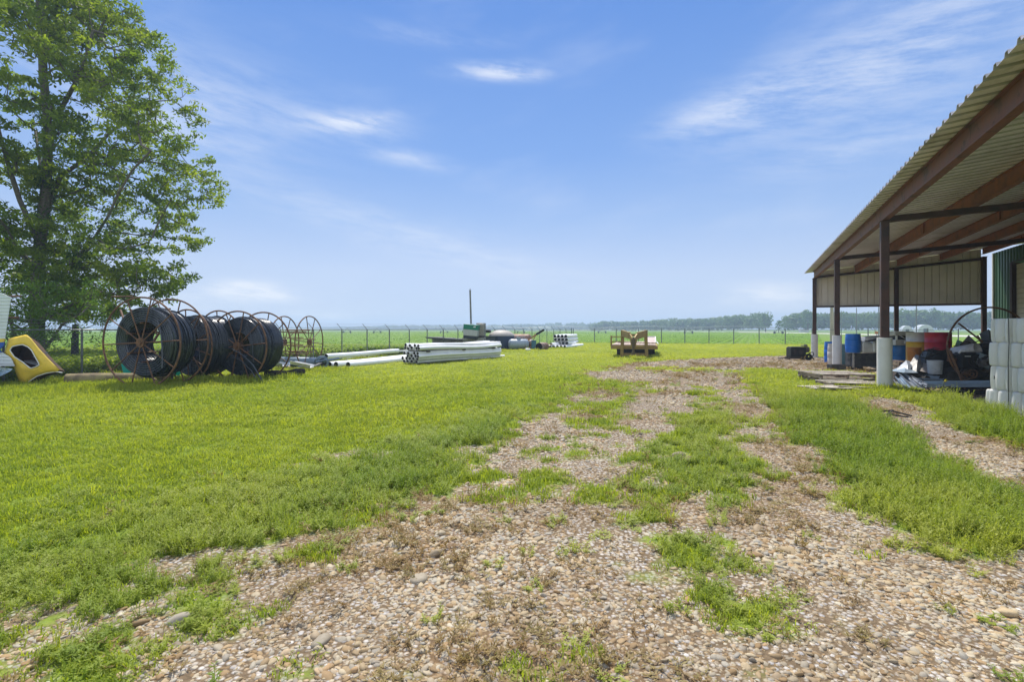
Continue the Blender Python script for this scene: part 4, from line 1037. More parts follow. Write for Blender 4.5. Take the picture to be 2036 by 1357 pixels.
# crumpled skin piece in front
cp = thing('crumpled_panel', 'crumpled white and pale blue metal skin with a bent strut at the left edge', 'panel', (yo.x, yo.y-.45, 0))
def crf(u, v):
    x = -.8+1.42*u; z = .60*(1-v)**.8*(1-.1*u) ; y = -.15*math.sin(u*5+v*2)-.35*v+.05*math.sin(u*13+v*9)
    return (x*(1-.35*v*(u > .5)), y, z+.02*math.sin(u*17))
m_ = MB(); m_.grid(crf, 14, 8); m_.build('skin', mat('pale_blue_sheet', (.33, .45, .55), .45, .2, var=.2, scale=3, col2=(.6, .6, .58), thr=.55, s2=4), cp, solid=.008)
m_ = MB(); m_.bar((-.75, -.1, .66), (.55, -.15, .60), .16, .02); m_.bar((.0, -.12, .64), (.56, -.2, .52), .2, .02); m_.build('top_flange', M_sheet, cp)
m_ = MB(); m_.bar((.53, -.2, .56), (.30, -.42, -.0), .05, .03); m_.build('strut', M_sheet, cp, bev=.005)

# small ground plants between things handled by grass; scrap heap between the reels
M_gpipe = mat('grey_blue_pipe', (.17, .23, .29), .5, .1, var=.15)
gb = thing('flanged_pipe', 'large grey-blue pipe with an octagonal flange at the end of the scrap heap', 'pipe', G(640, 734))
dirp = Vector((-.97, .22, 0)); m_ = MB(); c_ = Vector((-.2, .05, .25))
m_.tube([c_, c_+dirp*1.9], .19, 20, cap=False); m_.build('barrel', M_gpipe, gb, smooth=True, solid=.015)
m_ = MB(); f0 = Vector((0, 0, .26)); ax = Vector((.55, -.83, 0)); 
oct_ = [(.27*math.cos(q), .27*math.sin(q)) for q in [R(22.5+45*k) for k in range(8)]]
Mf = frame_at(f0, (.83, .55, 0), (0, 0, 1)); m_.prism(oct_, Mf, .05); m_.build('flange', M_gpipe, gb, bev=.006)
m_ = MB(); m_.cyl(f0+ax*.12, f0-ax*.35, .20, .20, 24); m_.build('elbow', M_gpipe, gb, smooth=True)
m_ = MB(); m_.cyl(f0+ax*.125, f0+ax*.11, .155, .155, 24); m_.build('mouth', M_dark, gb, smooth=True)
rs = random.Random(3)
scr_cols = [('scrap_white', (.6, .6, .58)), ('scrap_grey', (.3, .33, .36)), ('scrap_dark', (.05, .05, .055)), ('scrap_blue', (.14, .2, .28)), ('scrap_tan', (.36, .3, .22))]
kinds = ['white folded metal offcut', 'bent grey metal offcut', 'dark steel offcut', 'blue-grey metal strip', 'tan broken board']
spots_ = sorted(range(16), key=lambda i: (i % 5, (i*31) % 84)); SCL = [''] * 16
for kk in range(5):
    g_ = [i for i in spots_ if i % 5 == kk]; nm_ = {3: ['leftmost', 'middle', 'rightmost'], 4: ['leftmost', 'second from the left', 'third from the left', 'rightmost']}[len(g_)]
    for w_, i in zip(nm_, g_): SCL[i] = '%s, %s such piece under the empty reel' % (kinds[kk], w_)
for i in range(16):
    k = i % 5; px = 560+ (i*31) % 84; py = 725 + (i*17) % 19; p = G(px, py)+Vector((0, .1, 0))
    m_ = MB(); L_ = rs.uniform(.35, .9); wd = rs.uniform(.06, .2); z_ = rs.uniform(.03, .22)
    ang = rs.uniform(0, 3.1); d = Vector((math.cos(ang), math.sin(ang), rs.uniform(-.15, .35)))
    if k in (0, 1, 3): m_.strip([(-wd, wd*.6), (-wd*.7, 0), (0, .01), (wd*.6, 0), (wd, wd*.5)], Vector((0, 0, z_)), Vector((0, 0, z_))+d*L_)
    else: m_.bar(Vector((0, 0, z_)), Vector((0, 0, z_))+d*L_, wd, .03); m_.bar(Vector((0, 0, z_*.5)), Vector((0, 0, z_*.5))+Vector((-d.y, d.x, d.z))*L_*.6, wd*.4, .02)
    o = m_.build('scrap_piece', mat(scr_cols[k][0], scr_cols[k][1], .5, .2, var=.2), solid=.006 if k in (0, 1, 3) else 0); o.location = p
    tag(o, SCL[i], 'scrap', 'scrap pieces lying under the empty reel')
# corrugated black drain hose
dh = MB(); pts = []; rr_ = []
for j in range(80):
    f = j/79; pts.append((-7.5+.75*f, 15.3+.95*f, .14+.02*math.sin(f*9))); rr_.append(.13 if j % 2 else .105)
dh.tube(pts, rr_, 14); tag(dh.build('drain_hose', mat('black_corrugated_plastic', (.03, .03, .032), .5), smooth=False), 'black corrugated drain hose lying beneath the third reel', 'hose')

# ================================================================ WHITE PVC PIPES
M_pipe = mat('white_pipe_plastic', (.86, .86, .86), .42, var=.05, scale=1.2, col2=(.70, .68, .64), thr=.66, s2=1.4)
M_pdark = mat('pipe_inside_dark', (.10, .085, .075), .8)  # dark inner colour stands in for the shade inside the white pipes
def pipe_mesh(name, d, L, sag, seed, bell=True):
    r_ = d/2; n = 16; m_ = MB(); r = random.Random(seed); N = 22
    pts = []; rad = []
    for i in range(N+1):
        f = i/N; pts.append(Vector((sag*.3*math.sin(f*5+seed), f*L, sag*math.sin(f*math.pi*1.9+seed*.7)))); rad.append(r_*(1.0 if f < .93 or not bell else 1.09))
    m_.tube(pts, rad, n, cap=False)
    inner = [pts[i] for i in range(N+1)]; o = len(m_.v); m_.tube(inner, [q*.90 for q in rad], n, cap=False); k = o
    m_.f += [(j, (j+1) % n, k+(j+1) % n, k+j) for j in range(n)]
    m_.f += [(N*n+j, N*n+(j+1) % n, k+N*n+(j+1) % n, k+N*n+j) for j in range(n)]
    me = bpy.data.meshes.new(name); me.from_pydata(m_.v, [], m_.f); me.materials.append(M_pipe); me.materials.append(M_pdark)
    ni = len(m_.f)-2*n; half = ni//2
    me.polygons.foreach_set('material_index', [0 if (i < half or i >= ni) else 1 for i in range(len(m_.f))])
    me.polygons.foreach_set('use_smooth', [True]*len(m_.f)); me.set_sharp_from_angle(angle=R(50)); return me
ORD = ['frontmost', 'second from front', 'third from front', 'fourth from front', 'rearmost', 'sixth']
def place_pipe(me, p, d, label, group, rise=0):
    o = bpy.data.objects.new('pvc_pipe', me); sc.collection.objects.link(o); o.location = p
    o.rotation_euler = (math.atan2(rise, 1), 0, math.atan2(-d.x, d.y)); tag(o, label, 'pipe', group); return o
GA = 'white plastic pipes in the long low stack'
pA = G(833, 727); dA = Vector((.56, .83, 0)); qA = Vector((-.83, .56, 0)); DPI = .155
meshA = [pipe_mesh('long_pipe_a%d' % i, DPI, 6.1, s_, i) for i, s_ in enumerate((.02, .035, .012, .045))]
rowsA = [('top row', .80, 4, .0), ('second row', .685, 5, -.13), ('third row', .475, 4, .02), ('fourth row', .36, 4, -.09), ('fifth row', .245, 5, .0), ('ground row', .12, 4, .1)]
for ri_, (rn, z, n, off) in enumerate(rowsA):
    for k in range(n):
        p = pA+qA*(off+.235*k+.1)+dA*rs.uniform(-.06, .08)+Vector((0, 0, z+.02)); 
        place_pipe(meshA[(k+ri_) % 4 if ri_ < 2 else (2 if k else 0)], p, dA+qA*rs.uniform(-.008, .008), 'white pipe in the %s of the long stack, %s' % (rn, ORD[k]), GA, rise=rs.uniform(-.003, .004))
for s_ in (.55, 3.0, 5.4):        # dark timber spacers between the bundles
    for z, nm in ((.58, 'upper'), (.03, 'ground')):
        m_ = MB(); a_ = pA+dA*s_-qA*.1; m_.bar(a_+Vector((0, 0, z)), a_+qA*1.25+Vector((0, 0, z)), .09, .07)
        tag(m_.build('timber_spacer', mat('dark_timber', (.06, .05, .04), .9)), 'dark %s timber spacer under the long pipe stack, %s end' % (nm, {.55: 'near', 3.0: 'middle', 5.4: 'far'}[s_]), 'timber', 'spacers between the bundles of white pipe')
dg = (G(1000, 712)-G(846, 724)).normalized()
place_pipe(pipe_mesh('ground_pipe_a', .15, 5.9, .004, 9), G(846, 724)+Vector((0, 0, .08)), dg, 'white pipe lying on the grass in front of the long stack', 'loose white pipes on the grass')
place_pipe(pipe_mesh('ground_pipe_b', .14, 3.9, .004, 10), G(893, 720.5)+Vector((0.05, .25, .07)), dg, 'short white pipe poking past the right end of the long stack', 'loose white pipes on the grass')
place_pipe(pipe_mesh('ground_pipe_c', .15, 5.5, .004, 11), G(839, 724)+Vector((0, .15, .08)), dg, 'white pipe on the grass tucked under the front of the long stack', 'loose white pipes on the grass')
# fatter loose pipes to the left
GB = 'fat loose white pipes between the reels and the stack'
bm_ = pipe_mesh('fat_pipe', .23, 5.0, .006, 12, False); bm2 = pipe_mesh('fat_pipe_long', .24, 6.0, .01, 13, False)
dB = (G(815, 718)-G(692, 731)).normalized()
for px, py, me_, z, lb, dd in [(692, 732, bm_, .12, 'fat white pipe lying in front, its dark mouth left of the long stack', dB), (668, 731.5, bm_, .12, 'fat white pipe just behind the front one, mouth among three dark ends', dB),
                           (655, 731.5, bm2, .12, 'fat white pipe behind with its mouth next to the flanged pipe', (dB+Vector((-.03, .0, 0))).normalized()), (640, 722, bm2, .13, 'fat white pipe resting at the back of the loose row', (dB+Vector((-.10, 0, 0))).normalized()),
                           (648, 724, bm2, .33, 'fat white pipe lying on top of the loose row', (dB+Vector((-.05, 0, 0))).normalized())]:
    place_pipe(me_, G(px, py)+Vector((0, 0, z)), dd, lb, GB)
place_pipe(pipe_mesh('thin_pipe', .10, 2.4, .0, 14), G(766, 710)+Vector((0, 0, .28)), (G(840, 706)-G(766, 710)).normalized(), 'thin white pipe joining the loose pipes to the stack', GB)
# far stack
GC = 'white pipes in the small square stack by the fence corner'
pC = G(1127, 694); dC = Vector((.27, .96, 0)); qC = Vector((-.96, .27, 0)); mC = pipe_mesh('far_pipe', .27, 5.6, .0, 15, False)
for ri_, (rn, z) in enumerate((('bottom row', .42), ('middle row', .70), ('top row', .98))):
    for k in range(4):
        place_pipe(mC, pC+qC*(.30*k+.05*ri_-.1)+Vector((0, .8, z)), dC, 'white pipe in the %s of the small far stack, %s' % (rn, ['nearest the trailer', 'second from the trailer side', 'third from the trailer side', 'farthest from the trailer'][k]), GC)
for k in range(6):
    place_pipe(mC, G(1123-7.4*k, 694)+Vector((0, 0, .14)), dC+Vector((.12, 0, 0)), 'white pipe on the ground before the small far stack, %s' % ['rightmost', 'second from the right', 'third from the right', 'third from the left', 'second from the left', 'leftmost'][k], 'white pipes on the ground before the square stack')
m_ = MB(); m_.bar(pC+Vector((0, 1.2, .27)), pC+qC*1.2+Vector((0, 1.2, .27)), .1, .05); m_.bar(pC+Vector((.3, 5.2, .14)), pC+qC*1.2+Vector((.3, 5.2, .14)), .1, .28)
place_pipe(pipe_mesh('slant_pipe', .24, 4.2, 0, 16, False), G(1096, 694)+Vector((0, .1, .36)), Vector((.55, .83, 0)), 'white pipe lying askew on top of the ground pipes', 'white pipes on the ground before the square stack')

# ================================================================ TANKS AND TOTES
M_cage = mat('cage_steel', (.35, .35, .34), .45, .6)
M_tote = mat('milky_plastic', (.55, .54, .48), .4, var=.08, trans=.25)
def tote(label, p, rz, sx=1.15, sy=1.0, h=1.0, z0=0, plastic=None, group='caged liquid totes', tilt=0):
    t = thing('caged_tote', label, 'tote', Vector(p)+Vector((0, 0, z0)), rz, group)
    if tilt: t.rotation_euler[1] = tilt
    m_ = MB(); m_.box((0, 0, .14+(h-.2)/2), (sx-.08, sy-.08, h-.2)); m_.cyl((0, 0, h-.07), (0, 0, h-.01), .11, n=16); m_.build('bottle', plastic or M_tote, t, bev=.05)
    m_ = MB()
    for i in range(7):
        x = -sx/2+sx*i/6
        for y in (-sy/2, sy/2): m_.cyl((x, y, .12), (x, y, h), .013, n=4)
    for i in range(6):
        y = -sy/2+sy*i/5
        for x in (-sx/2, sx/2): m_.cyl((x, y, .12), (x, y, h), .013, n=4)
    for k in range(5):
        z = .13+(h-.13)*k/4
        for a, b in (((-sx/2, -sy/2), (sx/2, -sy/2)), ((sx/2, -sy/2), (sx/2, sy/2)), ((sx/2, sy/2), (-sx/2, sy/2)), ((-sx/2, sy/2), (-sx/2, -sy/2))):
            m_.cyl((*a, z), (*b, z), .013, n=4)
    m_.build('cage', M_cage, t)
    m_ = MB(); m_.box((0, 0, .10), (sx, sy, .03))
    for x in (-sx/2+.07, 0, sx/2-.07): m_.box((x, 0, .04), (.12, sy, .085))
    m_.build('pallet', M_dirtysteel, t); return t
DTK = 35.0
for i, px in enumerate((872, 893, 914)):
    tote(['caged tote under the left end of the dark sloping board', 'caged tote under the middle of the dark sloping board', 'caged tote under the right end of the dark sloping board'][i], P(px, 700, DTK+1.2-i*.3), R(-5), .73, .9, .98-.05*i, plastic=mat('tan_plastic', (.45, .40, .32), .5))
tote('lower caged tote standing below the green-topped tank', P(934, 700, DTK), R(-5), .85, .9, .95)
tote('lower caged tote beside the dark blue tank', P(955, 700, DTK+.2), R(-5), .62, .9, .95)
for o in [x for x in bpy.data.objects if x.name.startswith('caged_tote')]: o.location.z = 0
tote('upper caged tote standing against the green-topped tank', (P(956.5, 0, DTK+.3).x, DTK+.3, 0), R(-8), .52, .7, 1.0, z0=.97, plastic=mat('tan_plastic', (.45, .40, .32), .5))
m_ = MB(); a_ = P(850, 671, DTK+1.0); b_ = P(926, 676, DTK+.2); m_.bar(a_, b_, .9, .05); m_.bar(a_+Vector((0, -.5, -.03)), b_+Vector((0, -.5, -.03)), .05, .09)
tag(m_.build('board', mat('black_board', (.02, .02, .02), .6)), 'long dark board sloping across the row of low caged totes', 'board')
tk = thing('chemical_tank', 'green, grey and black banded box tank tilted on top of a caged tote', 'tank', P(936, 674, DTK-.4), R(-6))
tk.rotation_euler[1] = R(5)
bands = [('black_plastic', (.012, .018, .03), 0, .2), ('grey_plastic', (.42, .43, .43), .2, .62), ('green_plastic', (.0, .17, .10), .62, .98)]
for nm, c, z0, z1 in bands:
    wB = .92+.08*z0; m_ = MB(); m_._add([(-wB/2*(1+.06*(z/1.0))*(1 if True else 0), y, z) for z in (z0, z1) for y in (-.4, .4)] + [(wB/2*(1+.06*z), y, z) for z in (z0, z1) for y in (-.4, .4)],
        [(0, 2, 3, 1), (4, 5, 7, 6), (0, 4, 6, 2), (1, 3, 7, 5), (0, 1, 5, 4), (2, 6, 7, 3)])
    m_.build({'black_plastic': 'base', 'grey_plastic': 'body', 'green_plastic': 'top'}[nm], mat(nm, c, .45, var=.08), tk, bev=.03)
m_ = MB(); m_.cyl((.3, -.42, .85), (.3, -.36, .85), .05, n=10); m_.box((.25, -.41, .82), (.16, .03, .05)); m_.cyl((0, 0, .97), (0, 0, 1.03), .12, n=14); m_.build('cap', M_white, tk)
m_ = MB(); m_.tube([(-.48, -.1, .55), (-.6, -.1, .5), (-.62, -.1, .42), (-.5, -.1, .38)], .018, 6); m_.build('handle', M_dark, tk, smooth=True)
# tall leaning pole
up = thing('pole', 'thin grey pole standing tall behind the green-topped tank', 'pole', (P(938, 0, 36.5).x, 36.5, 0))
m_ = MB(); m_.cyl((0, 0, 0), (-.12, 0, 4.35), .075, .06, n=10); m_.build('shaft', mat('grey_weathered_pole', (.20, .20, .19), .8, var=.2), up, smooth=True)
m_ = MB(); m_.cyl((-.12, 0, 4.33), (-.123, 0, 4.5), .02, n=6); m_.box((-.12, 0, 4.36), (.16, .16, .03)); m_.build('cap', M_dark, up)
# dark blue tank with domed lid
bt = thing('lidded_tank', 'dark blue steel tank with a pale domed lid left of the grey cylinder', 'tank', P(998, 0, 36.6)*1, R(-4)); bt.location = (P(997, 0, 36.8).x, 37.4, 0)
m_ = MB(); m_.lathe([(.92, .0), (.95, .03), (.95, 1.05), (.97, 1.07)], 40); m_.build('shell', mat('navy_steel', (.018, .035, .075), .5, .1, var=.2), bt, smooth=True)
m_ = MB(); m_.lathe([(.98, 1.05), (.97, 1.1), (.80, 1.28), (.55, 1.42), (.25, 1.48), (0, 1.49)], 40); m_.build('lid', mat('pale_grey_shell', (.38, .35, .31), .6, var=.12), bt, smooth=True)
m_ = MB(); m_.box((-.95, -.2, .5), (.9, .05, 1.0)); m_.box((-.95, -.2, 1.03), (1.0, .35, .05))
for i in range(6): m_.box((-1.33+i*.15, -.24, .5), (.03, .04, 1.0))
o = m_.build('ribbed_bin', mat('slate_bin', (.07, .09, .11), .6)); o.location = bt.location+Vector((.05, -.75, 0)); tag(o, 'dark slate ribbed bin panel left of the dark blue tank', 'bin')
m_ = MB(); m_.lathe([(.30, 0), (.34, .05), (.34, .2), (0, .22)], 20); o = m_.build('tub', M_dark, smooth=True); o.location = bt.location+Vector((-1.1, -.1, 1.28)); o.location.y -= .4; tag(o, 'small black tub on top of the slate bin', 'tub')
def htank(label, p, rz, r_, L, m, end='dome', z=0):
    t = thing('steel_tank', label, 'tank', p, rz, 'steel tanks lying by the fence'); M4 = Matrix.Translation((-L/2, 0, r_+.08+z)) @ Matrix.Rotation(R(90), 4, 'Y')
    pr = [(0, 0), (r_*.5, .02), (r_*.85, .09), (r_, .22), (r_, L-.22), (r_*.85, L-.09), (r_*.5, L-.02), (0, L)]
    m_ = MB(); m_.lathe(pr, 28, M4); m_.build('shell', m, t, smooth=True)
    m_ = MB(); m_.cyl((0, 0, 2*r_+.06), (0, 0, 2*r_+.2), .16, n=14); m_.cyl((-.3, 0, 2*r_+.06), (-.3, 0, 2*r_+.14), .05, n=8); m_.build('valve_dome', m, t, smooth=True)
    m_ = MB()
    for x in (-L*.3, L*.3): m_.box((x, 0, .12), (.08, r_*1.3, .24))
    m_.build('cradle', M_dirtysteel, t); return t
M_tank = mat('grey_blue_tank_paint', (.28, .33, .38), .5, .2, var=.12, col2=(.22, .14, .09), thr=.6, s2=2)
M_tank2 = mat('rust_stained_tank', (.30, .25, .22), .6, .2, var=.2, col2=(.20, .10, .06), thr=.5, s2=2)
htank('grey-blue cylinder tank with a valve dome lying before the dark tank', (P(1031, 0, 36).x, 36.2, 0), R(8), .38, 1.5, M_tank)
htank('grey cylinder tank lying behind the grey-blue one', (P(1030, 0, 38).x, 39.0, 0), R(-20), .42, 2.2, M_tank2, z=.25)
htank('brown-stained cylinder tank at the right behind the others', (P(1044, 0, 38).x, 37.6, 0), R(-28), .36, 1.5, M_tank2)
bo = thing('auger_boom', 'slanting rusty boom with a black tip rising above the tanks', 'boom', (P(1046, 0, 37).x, 37, 0))
a_ = P(1043, 682, 37)-bo.location; b_ = P(1066, 665.5, 37)-bo.location; c_ = P(1082, 656, 37)-bo.location
m_ = MB(); m_.bar(a_, b_, .09, .11); m_.bar(a_+Vector((.25, 0, -.45)), b_+Vector((0, 0, -.03)), .05, .06); m_.build('arm', mat('ochre_rust', (.32, .17, .06), .7), bo)
m_ = MB(); m_.bar(b_, c_, .12, .16); m_.build('tip', M_dark, bo)
m_ = MB(); m_.ring(a_+Vector((.05, -.1, -.15)), (0, 1, .2), .32, .03, 24, 6); m_.tube([a_+Vector((0, 0, 0)), a_+Vector((.3, -.2, -.25)), a_+Vector((.75, -.3, -.55)), a_+Vector((1.2, -.3, -.6))], .05, 6); m_.build('linkage', M_ring, bo, smooth=True)
m_ = MB(); tp = P(1062, 0, 36); m_.box((0, 0, .36), (.34, .3, .72)); m_.box((0, 0, .73), (.38, .34, .03)); o = m_.build('cabinet', mat('dull_teal', (.04, .14, .17), .5), bev=.01); o.location = (tp.x, 36.6, 0); tag(o, 'dull teal steel cabinet standing behind the rusty drum', 'cabinet')
dr = thing('rusty_drum', 'rusty steel drum lying on its side with its open end to the camera', 'drum', (P(1071, 0, 36).x, 35.6, 0), R(-35))
m_ = MB(); M4 = Matrix.Translation((0, 0, .30)) @ Matrix.Rotation(R(-90), 4, 'X'); m_.lathe([(.27, 0), (.29, 0), (.29, .28), (.305, .3), (.29, .32), (.29, .58), (.305, .6), (.29, .62), (.29, .9), (0, .9)], 28, M4); m_.build('shell', M_tank2, dr, smooth=True)
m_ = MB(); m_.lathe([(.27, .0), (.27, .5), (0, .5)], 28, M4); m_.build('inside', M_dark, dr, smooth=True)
m_ = MB(); m_.lathe([(0, 0), (.09, 0), (.1, .02), (.1, .30), (.05, .36), (0, .36)], 16, Matrix.Rotation(R(90), 4, 'Y')); o = m_.build('canister', M_white, smooth=True); o.location = (P(1044, 0, 36).x, 35.0, .12); tag(o, 'small white canister lying on the grass before the grey tank', 'canister')
for i, (px, py) in enumerate([(1080, 693), (1090, 689), (1098, 686), (1086, 686)]):
    m_ = MB(); p = G(px, py+3); q = Vector((rs.uniform(.5, 1.2), rs.uniform(-.2, .6), rs.uniform(0, .35))); m_.bar((0, 0, .1+.05*i), q+Vector((0, 0, .1)), .12, .03); m_.bar((0, .2, .05), (q.x*.6, .5, .3), .05, .05)
    o = m_.build('board', mat('scrap_tan', (.36, .3, .22))); o.location = p; tag(o, ['broken board leaning beside the rusty drum', 'pale board between the drum and the small pipe stack', 'short board at the foot of the small pipe stack', 'plank lying behind the rusty drum'][i], 'board', 'scrap boards by the rusty drum')

# ================================================================ YELLOW GOOSENECK TRAILER
M_ty = mat('mustard_frame_paint', (.30, .20, .055), .6, .05, var=.15, scale=4, col2=(.2, .12, .05), thr=.60, s2=3)
M_deck = mat('weathered_deck_boards', (.46, .36, .30), .85, var=.2, scale=3, col2=(.34, .27, .22), thr=.55, s2=5)
M_tyre = mat('tyre_rubber', (.018, .018, .018), .85)
tr = thing('gooseneck_trailer', 'mustard yellow gooseneck trailer with a pale board deck parked on the grass', 'trailer', G(1261, 713), R(-15))
m_ = MB(); m_.bar((-1.22, 0, .58), (1.20, 0, .58), .12, .19); m_.build('front_beam', M_ty, tr, bev=.01)
for sx in (-1, 1):
    m_ = MB(); m_.bar((sx*1.16, .06, .58), (sx*1.16, 7.4, .6), .09, .17); m_.build('side_rail', M_ty, tr)
    m_ = MB(); m_.prism([(-.13, .05), (.04, .05), (.09, 1.05), (.09, 1.5), (-.09, 1.5), (-.09, 1.05)] if sx < 0 else [(-.04, .05), (.13, .05), (.09, 1.05), (.09, 1.5), (-.09, 1.5), (-.09, 1.05)], Matrix.Translation((sx*.6, -.09, 0)) @ Matrix.Rotation(R(90), 4, 'X'), .12)
    m_.build('upright', M_ty, tr, bev=.008)
    m_ = MB(); a_ = Vector((sx*.60, -.22, 1.33)); b_ = Vector((sx*.19, -1.35, 1.22)); m_.bar(a_, b_, .09, .34); m_.bar(b_, (sx*.04, -1.75, .98), .08, .25); m_.bar((sx*.15, -1.4, 1.1), (sx*.05, -1.66, .62), .07, .1); m_.build('neck_arm', M_ty, tr, bev=.008)
m_ = MB(); m_.bar((-.2, -1.3, 1.25), (.2, -1.3, 1.25), .08, .12); m_.bar((-.6, -.1, .22), (.6, -.1, .22), .06, .12); m_.build('cross_member', M_ty, tr)
m_ = MB(); m_.cyl((0, -1.75, 1.15), (0, -1.75, .38), .06, n=12); m_.box((0, -1.75, .95), (.2, .2, .22)); m_.cyl((0, -1.75, .42), (0, -1.75, .3), .085, n=12); m_.build('coupler', mat('worn_coupler', (.10, .075, .04), .6), tr, bev=.006)
m_ = MB()
for i in range(14): m_.box((-1.12+i*.165, 3.75, .70+rs.uniform(-.004, .004)), (.155, 7.3+rs.uniform(-.1, .1), .045))
m_.build('deck', M_deck, tr, bev=.004)
m_ = MB()
for x in (-1.2, -.6): m_.bar((x, .0, .6), (x, 0, 1.2 if x < -1 else 1.1), .08, .08)
for z in (.88, 1.12): m_.bar((-1.2, 0, z), (-.6, 0, z), .04, .05)
m_.bar((-1.2, 0, .88), (1.1, 0, .80), .03, .04); m_.bar((-1.2, .02, 1.19), (-.6, .02, 1.21), .03, .02); m_.build('head_rail', M_ty, tr)
rp = thing('x', '', '', (0, 0, 0)); bpy.data.objects.remove(rp)
m_ = MB(); m_.box((.86, 5.6, .86), (.62, 2.2, .03), (R(8), 0, 0)); m_.build('ramp', mat('pinkish_board', (.50, .40, .36), .8), tr)
m_ = MB()
for x in (.54, 1.18): m_.bar((x, 4.5, .74), (x, 6.7, 1.06), .05, .06)
m_.bar((.54, 6.7, 1.06), (1.18, 6.7, 1.06), .05, .06); m_.bar((1.24, .3, .75), (1.24, 4.6, .78), .03, .04); m_.build('ramp_frame', M_white, tr)
for y in (3.2, 4.2, 5.2)[:2]:
    for sx in (-1, 1):
        for k in (0, 1):
            w_ = thing('x', '', '', (0, 0, 0)); bpy.data.objects.remove(w_)
            M4 = Matrix.Translation((sx*(.98-.26*k)-.1, y, .37)) @ Matrix.Rotation(R(90), 4, 'Y')
            m_ = MB(); m_.lathe([(.2, 0), (.33, .01), (.37, .04), (.37, .19), (.33, .22), (.2, .22)], 26, M4); wh = m_.build('wheel', M_tyre, tr, smooth=True)
            m_ = MB(); m_.lathe([(0, .06), (.12, .05), (.2, .02), (.2, .2), (.12, .17), (0, .16)], 20, M4); m_.build('rim', M_white if sx > 0 and not k else M_dirtysteel, wh, smooth=True)
m_ = MB(); m_.bar((-1.1, 3.2, .37), (1.1, 3.2, .37), .09, .09); m_.bar((-1.1, 4.2, .37), (1.1, 4.2, .37), .09, .09); m_.bar((-.5, .1, .5), (-.5, 7.3, .5), .1, .2); m_.bar((.5, .1, .5), (.5, 7.3, .5), .1, .2); m_.box((0, 1.0, .35), (1.9, .05, .45))
m_.build('chassis', M_dirtysteel, tr)

# ================================================================ FAR THINGS IN THE FIELDS
M_piv = mat('galvanised_pivot', (.30, .33, .35), .5, .4)
pv = thing('irrigation_pivot', 'long centre-pivot irrigation line crossing the far field on wheeled towers', 'irrigation line', (0, 150, 0))
def pvp(px, py): D = np.interp(px, [600, 1200, 1500, 1950], [175, 160, 150, 135]); q = P(px, py, D); q.y -= 150; return q
m_ = MB(); towers = [690, 750, 883, 1036, 1197, 1369, 1548]
for a, b in zip(towers[:-1], towers[1:]):
    A, B = pvp(a, 652.5), pvp(b, 652.5); n = 8; pts = [A+(B-A)*k/n+Vector((0, 0, .45*math.sin(math.pi*k/n))) for k in range(n+1)]
    m_.tube(pts, .07, 5); low = [p-Vector((0, 0, .75*math.sin(math.pi*k/n))) for k, p in enumerate(pts)]; m_.tube(low, .025, 4)
    for k in range(1, n): m_.cyl(pts[k], low[k], .02, n=4)
m_.build('span', M_piv, pv, smooth=True)
for px in towers:
    A = pvp(px, 652.5); m_ = MB()
    for dx in (-1, 1): m_.cyl(A, Vector((A.x+dx*1.1, A.y, .5)), .05, n=5); m_.lathe([(.22, -.12), (.5, -.1), (.5, .1), (.22, .12)], 14, Matrix.Translation((A.x+dx*1.2, A.y, .5)) @ Matrix.Rotation(R(90), 4, 'Y'), closed=True)
    m_.cyl((A.x-1.1, A.y, .5), (A.x+1.1, A.y, .5), .05, n=5); m_.build('tower', mat('dark_pivot_tower', (.06, .07, .08), .7), pv)
def upole(label, px, D, ytop, r_, arm=False, name='utility_pole', m=None, box=False):
    p = P(px, 0, D); h = HC+(HY-ytop)/FP*D; t = thing(name, label, 'pole', (p.x, D, -.05))
    m_ = MB(); m_.cyl((0, 0, 0), (0, 0, h), r_, r_*.75, n=9); m_.build('shaft', m or mat('grey_weathered_pole', (.20, .20, .19), .8, var=.2), t, smooth=True)
    if arm: q = MB(); q.bar((-1.1, 0, h*.86), (1.1, 0, h*.86), .1, .12); q.build('cross_arm', MATS['grey_weathered_pole'], t)
    if box: q = MB(); q.cyl((.12, -.1, h*.80), (.12, -.1, h*.9), .12, n=10); q.build('transformer', M_dark, t, smooth=True)
upole('pale wooden utility pole seen between the two far shed posts', 1654, 48, 560, .17, box=True, m=mat('pale_wood_pole', (.42, .37, .29), .8))
upole('dark leaning pole in the field behind the blue drum', 1703, 120, 612, .12, name='pole'); 
upole('thin pole with a cross arm in the field left of the nearest shed post', 1747, 62, 600, .055, arm=False, name='antenna_pole')
upole('tall grey pole in the field above the red drum', 1822, 90, 560, .10, name='pole')
upole('thin dark pole left of the leaning pole in the field', 1673, 130, 618, .08, name='pole')
wl = thing('irrigation_tower', 'thin irrigation tower with slanting wires near the first shed post', 'tower', (P(1747, 0, 62).x, 62.3, -.05))
m_ = MB(); m_.cyl((0, 0, 1.2), (-1.1, 0, 1.95), .02, n=4); m_.cyl((0, 0, 1.2), (-.75, 0, 2.2), .02, n=4); m_.cyl((0, 0, 0), (0, 0, 1.3), .05, n=6); m_.build('stay', M_fp, wl)
m_ = MB(); m_.box((0, 0, 1.15), (.35, .3, .3)); m_.build('gearbox', mat('orange_red_box', (.5, .15, .04), .5), wl, bev=.03)
